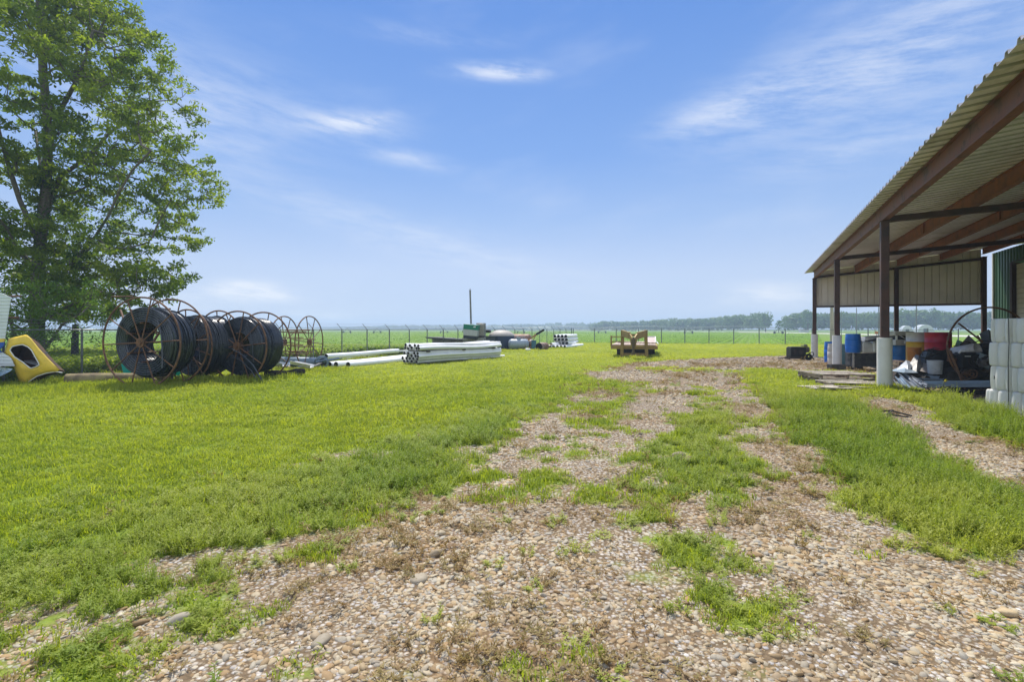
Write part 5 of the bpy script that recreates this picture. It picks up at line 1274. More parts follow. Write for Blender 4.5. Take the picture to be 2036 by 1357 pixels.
def dome(label, px, D, w_, h):
    t = thing('storage_dome', label, 'shelter', (P(px, 0, D).x, D, 0), R(-20)); m_ = MB()
    def f(u, v): a = math.pi*u; return (w_/2*math.cos(a), (v-.5)*w_*.9, h*math.sin(a)**.75)
    m_.grid(f, 16, 6); n_ = len(m_.v); m_._add([(w_/2*math.cos(math.pi*k/16), -.45*w_, h*math.sin(math.pi*k/16)**.75) for k in range(17)], [tuple(range(17))]); m_.build('cover', mat('silver_cover', (.55, .58, .58), .35, .3), t, smooth=True)
    m_ = MB(); m_.box((0, -.46*w_, h*.3), (w_*.3, .05, h*.6)); m_.build('doorway', mat('dim_doorway', (.10, .13, .14), .8), t)
dome('small silver curved shelter in the field above the beige boxes', 1801, 150, 2.8, 2.6); dome('larger silver curved shelter in the field left of the red drum', 1836, 150, 4.0, 2.9)
m_ = MB(); m_.box((0, 0, .8), (5, 2, 1.2)); m_.box((-1.2, 0, 1.7), (2.2, 1.9, .7))
for x in (-1.6, 1.6): m_.lathe([(.2, -.15), (.5, -.13), (.5, .13), (.2, .15)], 14, Matrix.Translation((x, -1.05, .5)) @ Matrix.Rotation(R(90), 4, 'X'), closed=True)
o = m_.build('farm_truck', mat('pale_vehicle_paint', (.5, .52, .54), .4), bev=.1); o.location = (P(1598, 0, 235).x, 235, 0); o.scale = (.8, .8, .8); tag(o, 'tiny pale farm vehicle before the far trees left of the shed', 'truck')
for i, px in enumerate((1062, 1076, 1090, 1054)):
    D = 520; m_ = MB(); m_.box((0, 0, 1.5), (5, 4, 3)); m_.prism([(-2.6, 0), (2.6, 0), (0, 1.4)], Matrix.Translation((0, 2, 3)) @ Matrix.Rotation(R(90), 4, 'X'), 4)
    o = m_.build('farm_building', M_white); o.location = (P(px, 0, D).x, D, 0); tag(o, 'tiny white farm building on the horizon, %s' % ['first left of the boom tip', 'directly behind the boom tip', 'rightmost', 'leftmost'][i], 'building', 'tiny white farm buildings on the horizon')

# ================================================================ UNDER AND AROUND THE SHED
def Pz(px, D, z=0.): return Vector(((px-1018)/FP*D, D, z))
M_bluep = mat('blue_drum_plastic', (.008, .14, .55), .35, var=.06, scale=3, col2=(.02, .10, .38), thr=.66)
M_offw = mat('dirty_white_plastic', (.52, .49, .44), .5, var=.1, scale=6, col2=(.34, .24, .15), thr=.62, s2=3)
def pdrum(label, p, r_, h, m, group=None, lid=True):
    t = thing('plastic_drum', label, 'drum', p, rnd.uniform(0, 6), group)
    pr = [(0, 0), (r_*.9, 0), (r_*.93, .02), (r_*.97, h*.2), (r_*.985, h*.33), (r_*.965, h*.345), (r_, h*.36), (r_, h*.62), (r_*.965, h*.635), (r_*.985, h*.65), (r_*.95, h*.85), (r_*.90, h*.96), (r_*.93, h*.965), (r_*.93, h), (r_*.86, h), (r_*.85, h*.975), (0, h*.975)]
    m_ = MB(); m_.lathe(pr, 36); m_.build('body', m, t, smooth=True, auto=35)
    m_ = MB(); m_.cyl((r_*.5, 0, h*.97), (r_*.5, 0, h*.995), .04, n=12); m_.cyl((-r_*.5, 0, h*.97), (-r_*.5, 0, h*.995), .03, n=12); m_.build('bung', M_dark, t)
    return t
def sdrum(label, p, r_, h, bands, group=None):
    t = thing('steel_drum', label, 'drum', p, 0, group)
    zs = [0, h*.333, h*.667, h]
    for (z0, z1), (nm, m) in zip(zip(zs[:-1], zs[1:]), bands):
        pr = [(r_, z0+.012), (r_, z1-.012), (r_+.012, z1), (r_+.012, z1+.001)] if z1 < h else [(r_, z0+.012), (r_, z1-.01), (r_+.010, z1-.004), (r_+.010, z1), (r_-.01, z1), (r_-.01, z1-.015), (0, z1-.015)]
        pr = [(r_+.012, z0+.001) if z0 > 0 else (r_+.008, 0)] + pr
        m_ = MB(); m_.lathe(pr, 36); m_.build(nm, m, t, smooth=True, auto=60)
    m_ = MB(); m_.cyl((r_*.6, 0, h-.015), (r_*.6, 0, h), .03, n=10); m_.build('bung', M_dark, t); return t
def bucket(label, p, r_, h, m, lid=None, handle=True):
    t = thing('bucket', label, 'bucket', p, rnd.uniform(0, 6))
    m_ = MB(); m_.lathe([(0, 0), (r_*.84, 0), (r_*.86, .01), (r_*.95, h*.72), (r_*1.0, h*.725), (r_*1.0, h*.76), (r_*.96, h*.765), (r_*.965, h*.84), (r_*1.01, h*.845), (r_*1.01, h*.87), (r_*.97, h*.875), (r_*.98, h*.97), (r_*1.03, h*.975), (r_*1.03, h), (r_*.94, h), (r_*.80, .02), (0, .02)], 30)
    m_.build('body', m, t, smooth=True, auto=35)
    if lid: m_ = MB(); m_.lathe([(r_*1.05, h-.01), (r_*1.05, h+.015), (r_*.9, h+.018), (r_*.88, h+.008), (0, h+.008)], 30); m_.build('lid', lid, t, smooth=True, auto=35)
    if handle:
        m_ = MB(); m_.tube([(r_*1.02*math.cos(q), r_*.5*math.sin(q)*-1-.02, h*.78-.5*r_*math.sin(q)) for q in np.linspace(0, math.pi, 14)], .004, 5); m_.build('handle', M_fp, t, smooth=True)
    return t
pdrum('blue plastic drum on the ground, half hidden by the stained white barrel', Pz(1653, 22.9), .29, .98, M_bluep)
pdrum('stained white barrel between the blue drum and the middle post sleeve', Pz(1659.5, 21.6), .27, .92, M_offw)
pdrum('pale blue drum mostly hidden behind the middle post sleeve', Pz(1669, 21.4), .29, .92, mat('pale_blue_plastic', (.16, .33, .42), .4))
m_ = MB(); m_.box((0, 0, .5), (.16, .16, 1.0)); m_.box((0, 0, 1.0), (.2, .2, .03)); o = m_.build('bollard', mat('dark_grey_post', (.08, .085, .09), .7)); o.location = Pz(1687, 20.6); o.location.z = -.1; tag(o, 'short dark grey post between the pale blue drum and the timber stack', 'post')
# timber stack
M_slat = mat('dark_weathered_slats', (.085, .085, .085), .85, var=.35, scale=6, col2=(.14, .13, .11), thr=.6, s2=4)
ts_ = thing('timber_stack', 'dark grey stack of thin weathered boards on low blocks behind the nearest post sleeve', 'timber', Pz(1748, 19.4), R(-3))
m_ = MB()
for i in range(11):
    o_ = rnd.uniform(-.02, .02)
    for k in range(2): m_.box((o_+rnd.uniform(-.015, .015), -.42+k*.27, .16+i*.046), (2.44, .24, .036))
m_.build('boards', M_slat, ts_)
m_ = MB()
for x in (-1.0, 0, 1.0): m_.box((x, -.29, .07), (.14, .5, .13))
m_.build('blocks', M_dirtysteel, ts_)
m_ = MB(); m_.bar((-1.26, -.5, .1), (-1.26, -.5, .68), .05, .03); m_.build('end_cover', M_offw, ts_)
M_wood = mat('grey_pallet_wood', (.56, .51, .44), .9, var=.25, scale=5, col2=(.28, .23, .18), thr=.55, s2=5)
M_woodb = mat('brown_pallet_wood', (.20, .15, .11), .9, var=.25, scale=5)
pdrum('short wide blue drum standing on the left end of the dark timber stack', Pz(1696, 19.05, .665), .26, .71, M_bluep)
def jug(label, p, w_, d_, h, m, rz=0, lab=False):
    t = thing('plastic_jug', label, 'jug', p, rz, 'white plastic jugs on the timber stack')
    m_ = MB(); ww = w_/2; dd = d_/2; vs = []; zs = [(0, .93), (.03, 1), (h*.72, 1), (h*.88, .86), (h, .6)]
    for z, k in zs: vs += [(-ww*k, -dd*k, z), (ww*k, -dd*k, z), (ww*k, dd*k, z), (-ww*k, dd*k, z)]
    m_._add(vs, [(i*4+j, i*4+(j+1) % 4, (i+1)*4+(j+1) % 4, (i+1)*4+j) for i in range(4) for j in range(4)] + [(0, 3, 2, 1), (16, 17, 18, 19)])
    m_.build('body', m, t, smooth=True, bev=.03)
    m_ = MB(); m_.cyl((-ww*.6, 0, h*.9), (-ww*.95, 0, h*1.03), .035, n=10); m_.build('spout', m, t, smooth=True)
    m_ = MB(); m_.tube([(-.02, 0, h*.95), (.0, 0, h*1.08), (ww*.55, 0, h*1.06), (ww*.7, 0, h*.9)], .016, 6); m_.build('handle', m, t, smooth=True)
    if lab: m_ = MB(); m_.box((.02, -dd-.002, h*.38), (w_*.6, .004, h*.5)); m_.build('label_frame', M_dark, t); m_ = MB(); m_.box((.02, -dd-.005, h*.38), (w_*.52, .004, h*.42)); m_.build('label', M_offw, t)
M_jug = mat('white_jug_plastic', (.78, .78, .75), .45, var=.06)
jug('plain white plastic jug with a side spout, standing right of the short blue drum', Pz(1720, 18.98, .665), .36, .3, .43, M_jug)
jug('white plastic jug with a black-framed label next to the nearest post sleeve', Pz(1743, 18.9, .665), .40, .3, .47, M_jug, lab=True)
bx = thing('cooler_box', 'pale box with blue stripes behind the two white jugs', 'box', Pz(1730, 19.45, .665), 0)
m_ = MB(); m_.box((0, 0, .29), (.66, .4, .58)); m_.build('body', M_jug, bx, bev=.015); m_ = MB(); m_.box((0, -.2, .40), (.6, .012, .10)); m_.box((0, -.2, .24), (.6, .012, .07)); m_.build('stripe', mat('slate_blue', (.05, .13, .2), .5), bx)
m_ = MB(); m_.box((.05, 0, .60), (.75, .5, .03), (0, R(-4), 0)); m_.build('lid', M_offw, bx)
m_ = MB(); m_.bar((-.3, 0, 0), (.35, .05, .14), .3, .025); o = m_.build('flat_sheet', M_dark); o.location = Pz(1742, 18.7, 1.10); tag(o, 'crumpled black sheet draped over the labelled white jug', 'sheet')

# pallets
def pallet(label, p, rz, w_=1.2, d_=1.05, m=None, missing=(), top_tilt=0, group='grey wooden pallets by the nearest post'):
    t = thing('pallet', label, 'pallet', p, rz, group); n = 7; m = m or M_wood
    for i in range(n):
        if i in missing: continue
        m_ = MB(); y = -d_/2+.05+(d_-.1)*i/(n-1); m_.box((rnd.uniform(-.012, .012), y, .132+rnd.uniform(-.003, .004)), (w_, .098, .018), (0, rnd.uniform(-.01, .01)*(1+3*top_tilt), rnd.uniform(-.02, .02))); m_.build('deck_board', m, t, bev=.003)
    for x in (-w_/2+.03, 0, w_/2-.03):
        m_ = MB(); m_.box((x, 0, .07), (.045, d_, .10)); m_.build('stringer', M_woodb, t, bev=.004)
    m_ = MB()
    for y in (-d_/2+.06, 0, d_/2-.06): m_.box((0, y, .010), (w_, .1, .018))
    m_.build('bottom_boards', m, t); return t
pc = Pz(1661, 14.75)
pallet('lower grey pallet carrying another pallet, left of the nearest post', pc, R(-2), 1.5, 1.2, M_woodb)
pallet('upper grey pallet lying flat on a lower one, pale deck boards in the sun', (pc.x-.02, pc.y-.02, .142), R(-1), 1.52, 1.2, missing=(3,))
pallet('broken pallet with gaps in its deck lying in front of the stacked pair', Pz(1686, 13.55), R(-5), 1.25, .9, missing=(3, 5), top_tilt=1)
pallet('low broken pallet end sunk in the weeds, nearest the camera', Pz(1640, 12.75, -.05), R(6), 1.0, .7, missing=(1, 4))
for i, (px, D, L_, a_, lb) in enumerate([(1716, 15.0, 1.2, .25, 'pale loose board lying between the pallets and the nearest post'), (1700, 12.7, .9, .1, 'loose curved board at the front of the broken pallet'), (1722, 14.4, .9, -.35, 'short brown board sticking out beside the broken pallet'), (1668, 12.45, 1.1, .04, 'long thin board lying in the weeds before the pallets')]):
    m_ = MB(); m_.box((0, 0, .03), (L_, .11, .02), (0, R(3), a_)); o = m_.build('loose_board', M_wood, bev=.003); o.location = Pz(px, D, .03+.03*(i % 2)); tag(o, lb, 'board', 'loose boards around the pallets')
wb = thing('wooden_box', 'small dark open wooden box at the foot of the middle post sleeve', 'box', Pz(1663, 19.25)); m_ = MB()
m_.box((0, -.14, .1), (.5, .025, .2)); m_.box((0, .14, .1), (.5, .025, .2)); m_.box((-.26, 0, .1), (.025, .3, .2), (0, R(-8), 0)); m_.box((.26, 0, .1), (.025, .3, .2), (0, R(8), 0)); m_.box((0, 0, .02), (.5, .3, .02)); m_.build('sides', M_slat, wb)

# pump skid by the far post
sk = thing('pump_skid', 'black pump engine on a small skid in the gravel left of the far shed post', 'pump', Pz(1586, 25.3), R(-4))
m_ = MB(); m_.box((-.08, 0, .40), (.74, .5, .46)); m_.box((-.08, 0, .645), (.66, .44, .05)); m_.build('housing', M_dark, sk, bev=.02)
m_ = MB(); m_.box((-.25, -.27, .42), (.1, .03, .22)); m_.cyl((.05, -.26, .42), (.05, -.29, .42), .12, n=18); m_.build('panel', M_dirtysteel, sk)
m_ = MB(); m_.cyl((.30, 0, .52), (.52, 0, .52), .15, n=16); m_.cyl((.38, 0, .68), (.38, 0, .78), .08, n=12); m_.box((.32, .0, .72), (.22, .3, .05)); m_.build('engine', mat('dusty_engine', (.12, .11, .09), .7, var=.4, scale=12), sk, bev=.01)
m_ = MB(); m_.bar((-.5, -.24, .12), (.58, -.24, .12), .08, .09); m_.bar((-.5, .24, .12), (.58, .24, .12), .08, .09); m_.cyl((-.5, -.24, .09), (-.5, .24, .09), .05, n=8); m_.bar((-1.0, -.1, .08), (-.45, -.15, .14), .05, .04); m_.build('skid_frame', M_dirtysteel, sk)
for y in (-.3, .3): m_ = MB(); m_.lathe([(.06, -.05), (.15, -.05), (.17, -.03), (.17, .03), (.15, .05), (.06, .05)], 18, Matrix.Translation((.38, y, .17)) @ Matrix.Rotation(R(90), 4, 'X'), closed=True); m_.build('wheel', M_tyre, sk, smooth=True)
m_ = MB(); m_.tube([(.45, -.2, .35), (.62, -.22, .42), (.68, -.2, .3), (.6, -.2, .16), (.72, -.1, .04)], .025, 7); m_.build('hose', M_dark, sk, smooth=True)

# platform and drums
pf = []
for k in range(4):
    pf.append(pallet(['bottom', 'second lowest', 'second highest', 'top'][k]+' pallet of the hidden stack under the red drum', Pz(1848, 15.25, .143*k), R(-20), 1.9, 1.1, M_woodb, group='pallets stacked under the drums'))
M_red = mat('red_drum_paint', (.36, .012, .035), .4, .1, var=.1, col2=(.22, .03, .04), thr=.66, s2=3)
M_ydr = mat('yellow_drum_paint', (.50, .30, .03), .45, .1, var=.1, col2=(.35, .2, .04), thr=.64)
M_wdr = mat('grey_white_drum_paint', (.42, .40, .38), .45, .1, var=.1)
sdrum('red ribbed steel drum standing on pallets right of the yellow one', Pz(1865, 14.85, .575), .315, .88, [('lower_band', M_red), ('middle_band', M_red), ('upper_band', M_red)])
sdrum('yellow steel drum with a grey-white upper band, left of the red drum', Pz(1826, 15.6, .575), .31, .88, [('lower_band', M_ydr), ('middle_band', M_ydr), ('upper_band', M_wdr)])
pdrum('blue drum carrying the beige boxes, right of the nearest post', Pz(1790, 16.6), .32, 1.03, mat('deep_blue_plastic', (.006, .10, .32), .4))
ac = thing('window_unit', 'beige metal air-conditioner casing on top of the blue drum, black gap below its lid', 'appliance', Pz(1789, 16.5, 1.03), R(-3))
M_beige = mat('beige_casing', (.42, .40, .33), .5, .1, var=.1, col2=(.28, .26, .2), thr=.62)
m_ = MB(); m_.box((.02, 0, .09), (.64, .5, .18)); m_.build('base', M_wdr, ac, bev=.01)
m_ = MB(); m_.box((.08, 0, .24), (.56, .44, .13)); m_.build('core', M_dark, ac)
m_ = MB(); m_.box((-.02, 0, .38), (.62, .52, .15), (0, R(1), 0)); m_.build('cover', M_beige, ac, bev=.02)
m_ = MB(); m_.box((-.28, -.26, .24), (.05, .02, .14)); m_.box((.10, -.262, .10), (.3, .01, .09)); m_.tube([(-.2, -.26, .33), (-.05, -.3, .22), (.1, -.3, .21), (.3, -.27, .32)], .008, 5); m_.build('bracket', M_white, ac)
bucket('orange bucket in front of the yellow drum', Pz(1817, 14.6, .62), .18, .40, mat('orange_bucket_plastic', (.42, .15, .03), .45, var=.15), handle=True)
bucket('battered grey-white bucket standing in the middle of the scrap', Pz(1859, 13.35, .36), .175, .36, mat('grey_bucket_plastic', (.42, .44, .46), .5, var=.1, col2=(.28, .3, .33), thr=.6), lid=None)
bucket('small grey-green bucket behind the pale trough', Pz(1904, 14.6, .88), .09, .17, mat('sage_bucket', (.22, .26, .2), .5), lid=M_dark, handle=False)
# heap of dark things carrying the scrap
def rough(fn, nu, nv, amp, seed):
    r = np.random.default_rng(seed); N_ = r.normal(size=(nu+1, nv+1, 3))*amp
    m_ = MB(); cnt = [0]
    def g(u, v):
        i, j = int(round(u*nu)), int(round(v*nv)); p = Vector(fn(u, v)); e = 1 if 0 < i < nu and 0 < j < nv else .3
        return p+Vector(N_[i, j])*e
    m_.grid(g, nu, nv); return m_
def tarp(name, label, cat, p, w_, d_, h, m, seed, amp=.03, rz=0):
    def f(u, v):
        x = (u-.5)*w_; y = (v-.5)*d_; e = (1-abs(2*u-1)**3)*(1-abs(2*v-1)**3); return (x, y, h*e**.6)
    m_ = rough(f, 14, 10, amp, seed); o = m_.build(name, m, smooth=False, solid=.006); o.location = p; o.rotation_euler = (0, 0, rz); return tag(o, label, cat)
M_tarp = mat('black_tarp', (.018, .018, .02), .55, var=.4, scale=8)
tarp('black_tarp', 'crumpled black tarp heaped before the red drum', 'tarp', Pz(1868, 14.0, .35), 1.25, .7, .62, M_tarp, 1, .035)
tarp('black_tarp', 'low dark tarp spread under the scrap right of the grey bucket', 'tarp', Pz(1912, 13.4, 0), 1.5, 1.1, .5, mat('brown_black_tarp', (.035, .03, .026), .8, var=.4, scale=8), 2, .03)
tarp('rubble_heap', 'dark rubble heap under the grey bucket and bent sheets', 'rubble', Pz(1835, 13.9, 0), 1.9, 1.2, .42, mat('dark_rubble', (.05, .042, .036), .9, var=.5, scale=12), 3, .05)
tarp('rubble_heap', 'dark rubble heap below the cardboard at the right', 'rubble', Pz(1935, 14.3, 0), 1.6, 1.1, .85, mat('dark_rubble', (.05, .042, .036), .9), 4, .06)
M_zinc = mat('zinc_blue_metal', (.25, .33, .42), .4, .35, var=.15, scale=2, col2=(.16, .22, .30), thr=.6)
M_zincl = mat('pale_zinc_metal', (.25, .28, .33), .4, .35, var=.15)
CH = [(-.10, .10), (-.10, .04), (-.085, .03), (-.085, -.06), (.05, -.06), (.05, .02), (.09, .03)]
def channel(label, a, b, k=1., m=None, name='steel_channel'):
    m_ = MB(); m_.strip([(x*k, z*k) for x, z in CH], a, b); o = m_.build(name, m or M_zinc, solid=.008); return tag(o, label, 'steel channel', 'folded metal channels in front of the scrap')
channel('upper blue-grey folded channel lying behind the leaning pieces', P(1787, 746, 13.9), P(1896, 749, 13.3), 1.1)
channel('second blue-grey channel just under the upper one', P(1800, 753, 13.6), P(1903, 756, 13.1), .8)
channel('long lowest blue-grey channel ending at the white plastic stack', P(1828, 766, 12.7), P(1975, 765, 12.2), .9)
channel('dark grey beam lying flat between the channels', P(1806, 762, 13.3), P(1872, 763, 13.0), .8, M_dirtysteel)
for i, (a, b) in enumerate([((1790, 742), (1824, 776)), ((1797, 744), (1832, 771)), ((1784, 750), (1806, 776)), ((1781, 757), (1793, 774)), ((1801, 749), (1838, 768))]):
    channel(['pale ribbed metal strip leaning in front of the others', 'second leaning metal strip of the bundle', 'short leaning metal strip at the left', 'shortest leaning metal strip by the post sleeve', 'rightmost leaning metal strip of the bundle'][i], P(*a, 13.6), P(*b, 12.45), .62, M_zincl if i != 2 else M_zinc, 'metal_strip')
def bent(label, pts, m, name='bent_sheet'):
    m_ = MB(); k = [Vector(p) for p in pts]; c = sum(k, Vector())/len(k)+Vector((0, -.05, .03)); m_._add([*k, c], [(i, (i+1) % len(k), len(k)) for i in range(len(k))]); o = m_.build(name, m, solid=.008); return tag(o, label, 'metal sheet', 'bent sheets in the scrap under the shed')
bent('bent pale grey sheet sticking up above the others', [P(1800, 738, 13.8), P(1820, 706, 14.0), P(1828, 707, 13.9), P(1833, 728, 13.7), P(1822, 742, 13.5)], mat('dull_grey_sheet', (.20, .195, .19), .5, .2))
bent('crumpled pale sheet behind the leaning strips', [P(1782, 735, 13.9), P(1802, 717, 14.1), P(1820, 722, 13.9), P(1805, 741, 13.5)], M_zincl)
bent('blue-grey triangular sheet lying low beside the post sleeve', [P(1771, 738, 14.0), P(1796, 727, 14.0), P(1826, 742, 13.4), P(1798, 742, 13.2)], M_zinc)
bent('brown-grey warped panel left of the grey bucket', [P(1826, 738, 13.6), P(1838, 720, 13.9), P(1850, 722, 13.8), P(1846, 742, 13.4)], mat('warped_brown_panel', (.22, .19, .17), .7))
bent('tan flat board leaning behind the grey bucket', [P(1872, 742, 13.8), P(1873, 717, 13.9), P(1880, 717, 13.9), P(1880, 740, 13.7)], mat('tan_board', (.32, .26, .16), .8), 'leaning_board')
bent('blue plastic scrap right of the tan board', [P(1880, 738, 13.9), P(1884, 722, 13.9), P(1900, 726, 13.7), P(1898, 736, 13.5)], mat('deep_blue_plastic', (.006, .10, .32), .4), 'plastic_scrap')
# trough, appliance, boxes
m_ = MB(); a_, b_ = P(1897, 702, 13.7), P(1944, 694, 13.2); pr = [(.17*math.cos(q), .17*math.sin(q)-.02) for q in np.linspace(R(-20), R(200), 12)]; m_.strip(pr, a_, b_)
tag(m_.build('trough', mat('pale_trough_metal', (.48, .45, .43), .5, .1), smooth=True, solid=.01), 'pale half-round trough lying upside down on the scrap', 'trough')
cp_ = thing('compressor', 'black compressor unit with a round fan in the scrap heap', 'machine', P(1921, 733, 13.3), R(-8))
m_ = MB(); m_.box((0, 0, .2), (.46, .4, .38)); m_.box((-.02, 0, .40), (.34, .3, .05)); m_.build('casing', M_dark, cp_, bev=.02)
m_ = MB(); m_.ring((.05, -.21, .2), (0, 1, 0), .13, .012, 24, 6); m_.ring((.05, -.21, .2), (0, 1, 0), .07, .01, 20, 6); m_.cyl((.05, -.2, .2), (.05, -.23, .2), .03, n=10); m_.build('fan_grille', M_dirtysteel, cp_)
m_ = MB(); m_.box((-.1, -.205, .33), (.14, .01, .02)); m_.tube([(-.24, -.1, .4), (-.2, -.1, .47), (-.1, -.1, .46)], .025, 7); m_.build('fitting', M_white, cp_)
m_ = MB(); m_.box((0, 0, .16), (.34, .3, .32), (R(0), R(24), R(-8))); m_.box((.02, -.16, .16), (.2, .01, .12), (0, R(24), R(-8))); o = m_.build('blue_grey_box', mat('blue_grey_casing', (.22, .27, .31), .5), bev=.012); o.location = P(1949, 730, 13.2); tag(o, 'tilted blue-grey metal box beside the black compressor', 'box')
bent('folded brown cardboard sheet standing like a tent on the scrap, left half', [P(1904, 692, 14.6), P(1926, 667, 14.8), P(1930, 690, 14.3)], mat('dark_cardboard', (.16, .13, .10), .85), 'cardboard')
bent('folded brown cardboard sheet on the scrap, right half of the tent', [P(1926, 667, 14.8), P(1950, 690, 14.2), P(1930, 692, 14.2)], mat('dark_cardboard', (.16, .13, .10), .85), 'cardboard')
bent('dark grey plastic sheet leaning behind the white plastic stack', [P(1947, 664, 14.2), P(1966, 655, 14.0), P(1976, 668, 14.0), P(1972, 694, 13.8), P(1958, 692, 13.9)], mat('dark_plastic_sheet', (.06, .06, .055), .6), 'plastic_sheet')
bent('pale aqua plastic scrap behind the ring wheel', [P(1896, 695, 14.9), P(1903, 676, 15), P(1918, 682, 15), P(1924, 694, 14.8)], mat('aqua_plastic', (.25, .5, .42), .5), 'plastic_scrap')
for i, (x0, y0, x1, y1, d0, d1, w_, lb) in enumerate([(1906, 761, 1985, 727, 12.9, 13.4, .12, 'upper dark brown plank slanting up to the white plastic stack'), (1918, 762, 1990, 739, 12.7, 13.2, .10, 'lower black plank slanting up to the white plastic stack'), (1885, 692, 1912, 758, 12.85, 12.7, .07, 'rusty bar leaning down across the ring wheel'),
                                   (1943, 668, 1958, 692, 13.9, 13.9, .05, 'chalky brown stick beside the dark plastic sheet'), (1840, 712, 1888, 694, 13.4, 13.5, .03, 'thin dark bar lying over the black tarp'), (1945, 728, 1962, 708, 13.0, 13.0, .07, 'dark bracket leaning on the blue-grey box')]):
    m_ = MB(); m_.bar(P(x0, y0, d0), P(x1, y1, d1), w_, .035); tag(m_.build('scrap_bar', [M_woodb, M_dark, M_ring, M_woodb, M_dark, M_dirtysteel][i]), lb, 'bar', 'bars and planks in the scrap under the shed')
pl = thing('pulley', 'small rusty pulley wheel lying in the scrap below the ring wheel', 'pulley', P(1932, 745, 12.95)); m_ = MB()
m_.ring((0, 0, 0), (.2, 1, .3), .12, .018, 28, 6); m_.ring((0, 0, 0), (.2, 1, .3), .05, .015, 20, 6); m_.build('rim', M_ring, pl, smooth=True); m_ = MB(); m_.cyl((-.2, .05, .02), (-.05, 0, 0), .05, n=10); m_.build('hub', M_ring, pl, smooth=True)
rg = thing('ring_wheel', 'large rusty steel ring with one spoke standing in the scrap behind the white plastic stack', 'wheel', (P(1968, 0, 12.9).x, 12.9, 0)); m_ = MB()
m_.ring((0, 0, 1.10), (.1, 1, 0), 1.01, .024, 72, 7); m_.build('rim', M_ring, rg, smooth=True)
m_ = MB(); q = R(143); m_.cyl((1.0*math.cos(q), .0, 1.10+1.0*math.sin(q)), (-.2, -.02, 1.22), .022, n=7); m_.cyl((-.99, .02, 1.0), (-.72, -.1, .02), .02, n=7); m_.build('spoke', M_ring, rg, smooth=True)
# small machine bits scattered through the heap
bits = [('machine_part', 'dusty blower housing on the black tarp left side', 1846, 707, 13.9, .16, (.07, .09, .12)), ('machine_part', 'black motor block beside the dusty blower', 1856, 703, 14.0, .14, (.02, .02, .025)), ('machine_part', 'dark valve block under the cardboard tent', 1918, 690, 14.5, .13, (.04, .035, .03)),
        ('machine_part', 'grey gearbox casting by the blue-grey box', 1958, 722, 12.9, .15, (.14, .13, .12)), ('machine_part', 'black battery on the right side of the scrap', 1955, 700, 13.4, .15, (.015, .015, .018)), ('machine_part', 'brown rusted casting near the pulley', 1918, 742, 13.1, .12, (.12, .08, .05)), ('machine_part', 'rusty bracket beside the trough end', 1893, 716, 13.4, .11, (.14, .06, .035)), ('machine_part', 'black radiator core right of the pale trough', 1953, 690, 13.7, .17, (.03, .03, .032))]
for i, (nm, lb, px, py, D, s_, c) in enumerate(bits):
    t = thing(nm, lb, 'machine part', P(px, py, D), rnd.uniform(-.5, .5), 'machine parts in the scrap under the shed'); mm = mat('part_paint_%d' % i if False else 'part_paint_'+'abcdefgh'[i], c, .6, .2, var=.3, scale=14)
    m_ = MB(); m_.box((0, 0, 0), (s_*1.6, s_*1.2, s_*1.1), (rnd.uniform(-.3, .3), rnd.uniform(-.3, .3), 0)); m_.cyl((s_*.3, -s_*.8, 0), (s_*.3, s_*.8, .02), s_*.42, n=14); m_.build('housing', mm, t, bev=.012)
    m_ = MB(); m_.tube([(-s_, 0, 0), (-s_*1.3, -.05, s_*.6), (-s_*.4, -.1, s_*1.1), (s_*.6, -.1, s_*.9)], .014, 6); m_.cyl((0, -s_*.62, s_*.1), (0, -s_*.8, s_*.1), s_*.3, n=12); m_.build('pipework', M_dirtysteel, t, smooth=True)
# cables on the ground
rc = random.Random(8)
for i in range(7):
    m_ = MB(); cx, cy = Pz(1850+i*18, 12.0-.12*(i % 4)).xy; pts = []; q = rc.uniform(0, 6); rr_ = rc.uniform(.12, .32)
    for j in range(26):
        q += .34; pts.append((cx+rr_*1.6*math.cos(q)+.03*j*.35*rc.uniform(.6, 1.2), cy+rr_*.6*math.sin(q*1.0), .03+.05*abs(math.sin(q*1.3+i))+(.15 if i in (1, 3) else 0)*max(0, math.sin(q*.7))))
    m_.tube(pts, .011, 6); tag(m_.build('cable', M_tarp, smooth=True), '%s loop of black cable in the weeds before the channels' % ['first', 'second', 'third', 'fourth', 'fifth', 'sixth', 'last'][i]+' from the left', 'cable', 'black cables in the weeds before the scrap')
fl = thing('weed_flower', 'yellow flower head on a thin bent stem before the lowest channel', 'flower', Pz(1881, 12.2)); m_ = MB(); m_.tube([(0.02, 0, 0), (-.06, 0, .12), (-.05, 0, .24), (.0, 0, .30)], .006, 5); m_.build('stem', M_tarp, fl); m_ = MB()
for k in range(9): q = k*.7; m_.box((.035*math.cos(q), .03*math.sin(q*1.3), .30+.02*math.sin(q*2)), (.03, .03, .014), (q, q, 0))
m_.build('petals', mat('yellow_petal', (.6, .5, .03), .6), fl)
# plastic rods lying on the gravel path
for i, (a, b, lb) in enumerate([((1751, 824), (1775, 821), 'left black plastic rod lying on the gravel path'), ((1770, 822), (1812, 832), 'upper long black plastic rod on the gravel path'), ((1764, 830), (1806, 835), 'lower long black plastic rod on the gravel path'), ((1775, 821), (1764, 830), 'short black rod joining the other rods on the path')]):
    m_ = MB(); m_.bar(G(*a)+Vector((0, 0, .05)), G(*b)+Vector((0, 0, .04)), .03, .02); tag(m_.build('plastic_rod', M_dark), lb, 'rod', 'black rods on the gravel path')

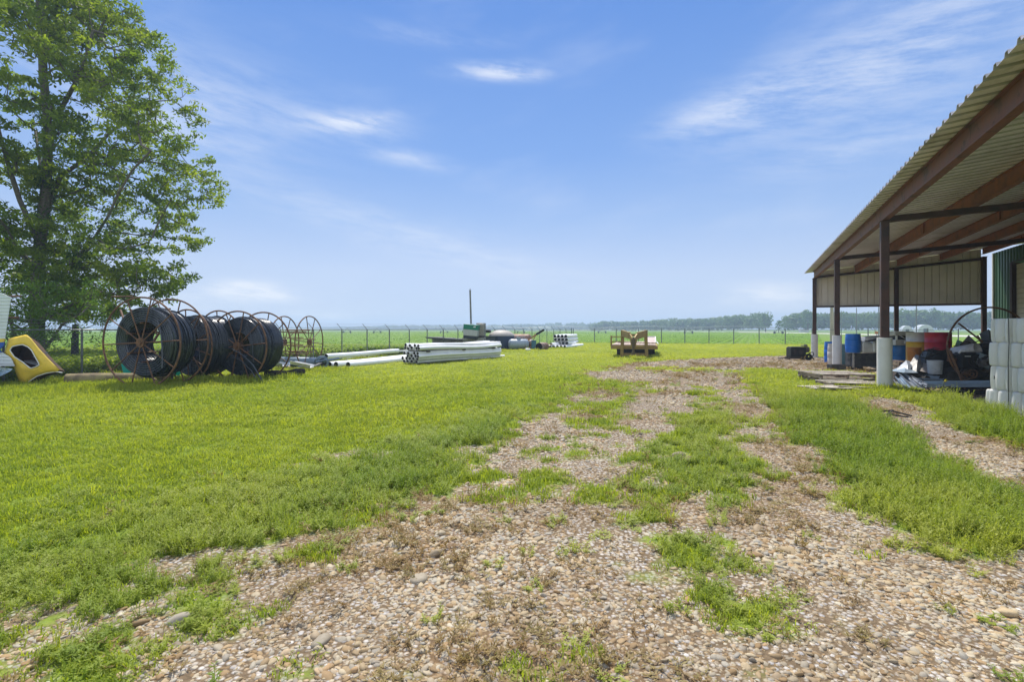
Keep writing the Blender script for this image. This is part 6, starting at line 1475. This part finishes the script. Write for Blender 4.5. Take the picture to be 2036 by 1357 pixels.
# ---------------------------------------------------------------- stack of fluted white plastic containers
M_flute = mat('milky_white_plastic', (.88, .88, .84), .42, var=.03, scale=3, col2=(.78, .74, .60), thr=.64, s2=2.5, trans=.30)
def flute(label, p, w_, d_, h, seed, dimple=None, flip=False):
    t = thing('fluted_container', label, 'container', p, R(-90)+random.Random(seed).uniform(-.02, .02), 'milky white fluted plastic containers stacked by the shed'); r = random.Random(seed)
    ph = r.uniform(0, .3); nu = 40; vs = []; zs = [0, .02, h*.12, h*.45, h*.55, h*.9, h-.015, h]; ins = [.022, .004, 0, -.003, -.003, 0, .004, .022]; rows = []
    def outline(z, i_):
        pts = []; k = (z/h-.5); sh = .018*(1-4*k*k)
        for i in range(nu+1):
            u = i/nu; x = -w_/2+w_*u; v = (u*2+ph+(.5 if flip else 0)) % 1.0
            y = -.085*abs(math.sin(math.pi*v))**.55 - sh*.6
            e = min(1, min(u, 1-u)/.06); pts.append((x*(1-.02*i_), -d_/2+y*e+i_+.03*(1-e), z))
        pts += [(w_/2, -d_/4, z), (w_/2-.02, d_/2, z), (-w_/2+.02, d_/2, z), (-w_/2, -d_/4, z)]; return pts
    m_ = MB(); R_ = [outline(z, i_) for z, i_ in zip(zs, ins)]; n = len(R_[0])
    for row in R_: vs += row
    m_._add(vs, [(j*n+i, j*n+(i+1) % n, (j+1)*n+(i+1) % n, (j+1)*n+i) for j in range(len(zs)-1) for i in range(n)] + [tuple(range(n))[::-1], tuple((len(zs)-1)*n+i for i in range(n))])
    m_.build('body', M_flute, t, smooth=True, auto=50)
    if dimple: m_ = MB(); c = Vector((dimple[0], -d_/2-.052, dimple[1])); m_.ring(c, (0, 1, 0), .024, .006, 20, 6); m_.cyl(c, c+Vector((0, .01, 0)), .018, n=12); m_.build('cap', mat('grey_cap', (.25, .24, .2), .5), t, smooth=True)
nr = ['bottom', 'second', 'third', 'top']
for c in range(2):
    for r_i in range(4):
        z = .437*r_i; p = Vector((8.97+.25+.012*((r_i*3+c) % 3), 9.20-.392*c-.02*(r_i % 2), z))
        flute('milky fluted container, %s layer from the ground in the %s column of the stack' % (nr[r_i], ['left', 'right'][c]), p, .385, .5, .432, r_i*3+c, dimple={(1, 3): (-.02, .21), (0, 1): (-.12, .22)}.get((c, r_i)), flip=(r_i % 2 == 1))
XF = 8.97-.075
m_ = MB(); m_.tube([(XF, 9.005, 0), (XF-.01, 9.005, .95), (XF-.01, 8.99, 1.3), (XF, 9.01, 1.74)], .006, 5); tag(m_.build('strap', M_dark, smooth=True), 'thin dark strap running down the front of the white plastic stack', 'strap')
flute('milky container standing on the ground behind the left edge of the white stack', (9.34, 9.56, 0), .25, .3, .40, 40)

# ================================================================ HAZE
hz = MB(); hz.box((0, 640, 11.6), (2900, 1500, 25.4))
hm = bpy.data.materials.new('haze_air'); hm.use_nodes = True; t = NT(hm.node_tree); t.n.clear()
pv = t.add('ShaderNodeVolumePrincipled', {'Color': (.62, .81, 1.0, 1), 'Density': .00115, 'Anisotropy': .25})
t.add('ShaderNodeOutputMaterial', {'Volume': pv.outputs[0]})
struct(hz.build('haze', hm), 'stuff', 'thin blue summer haze over the fields', 'haze')
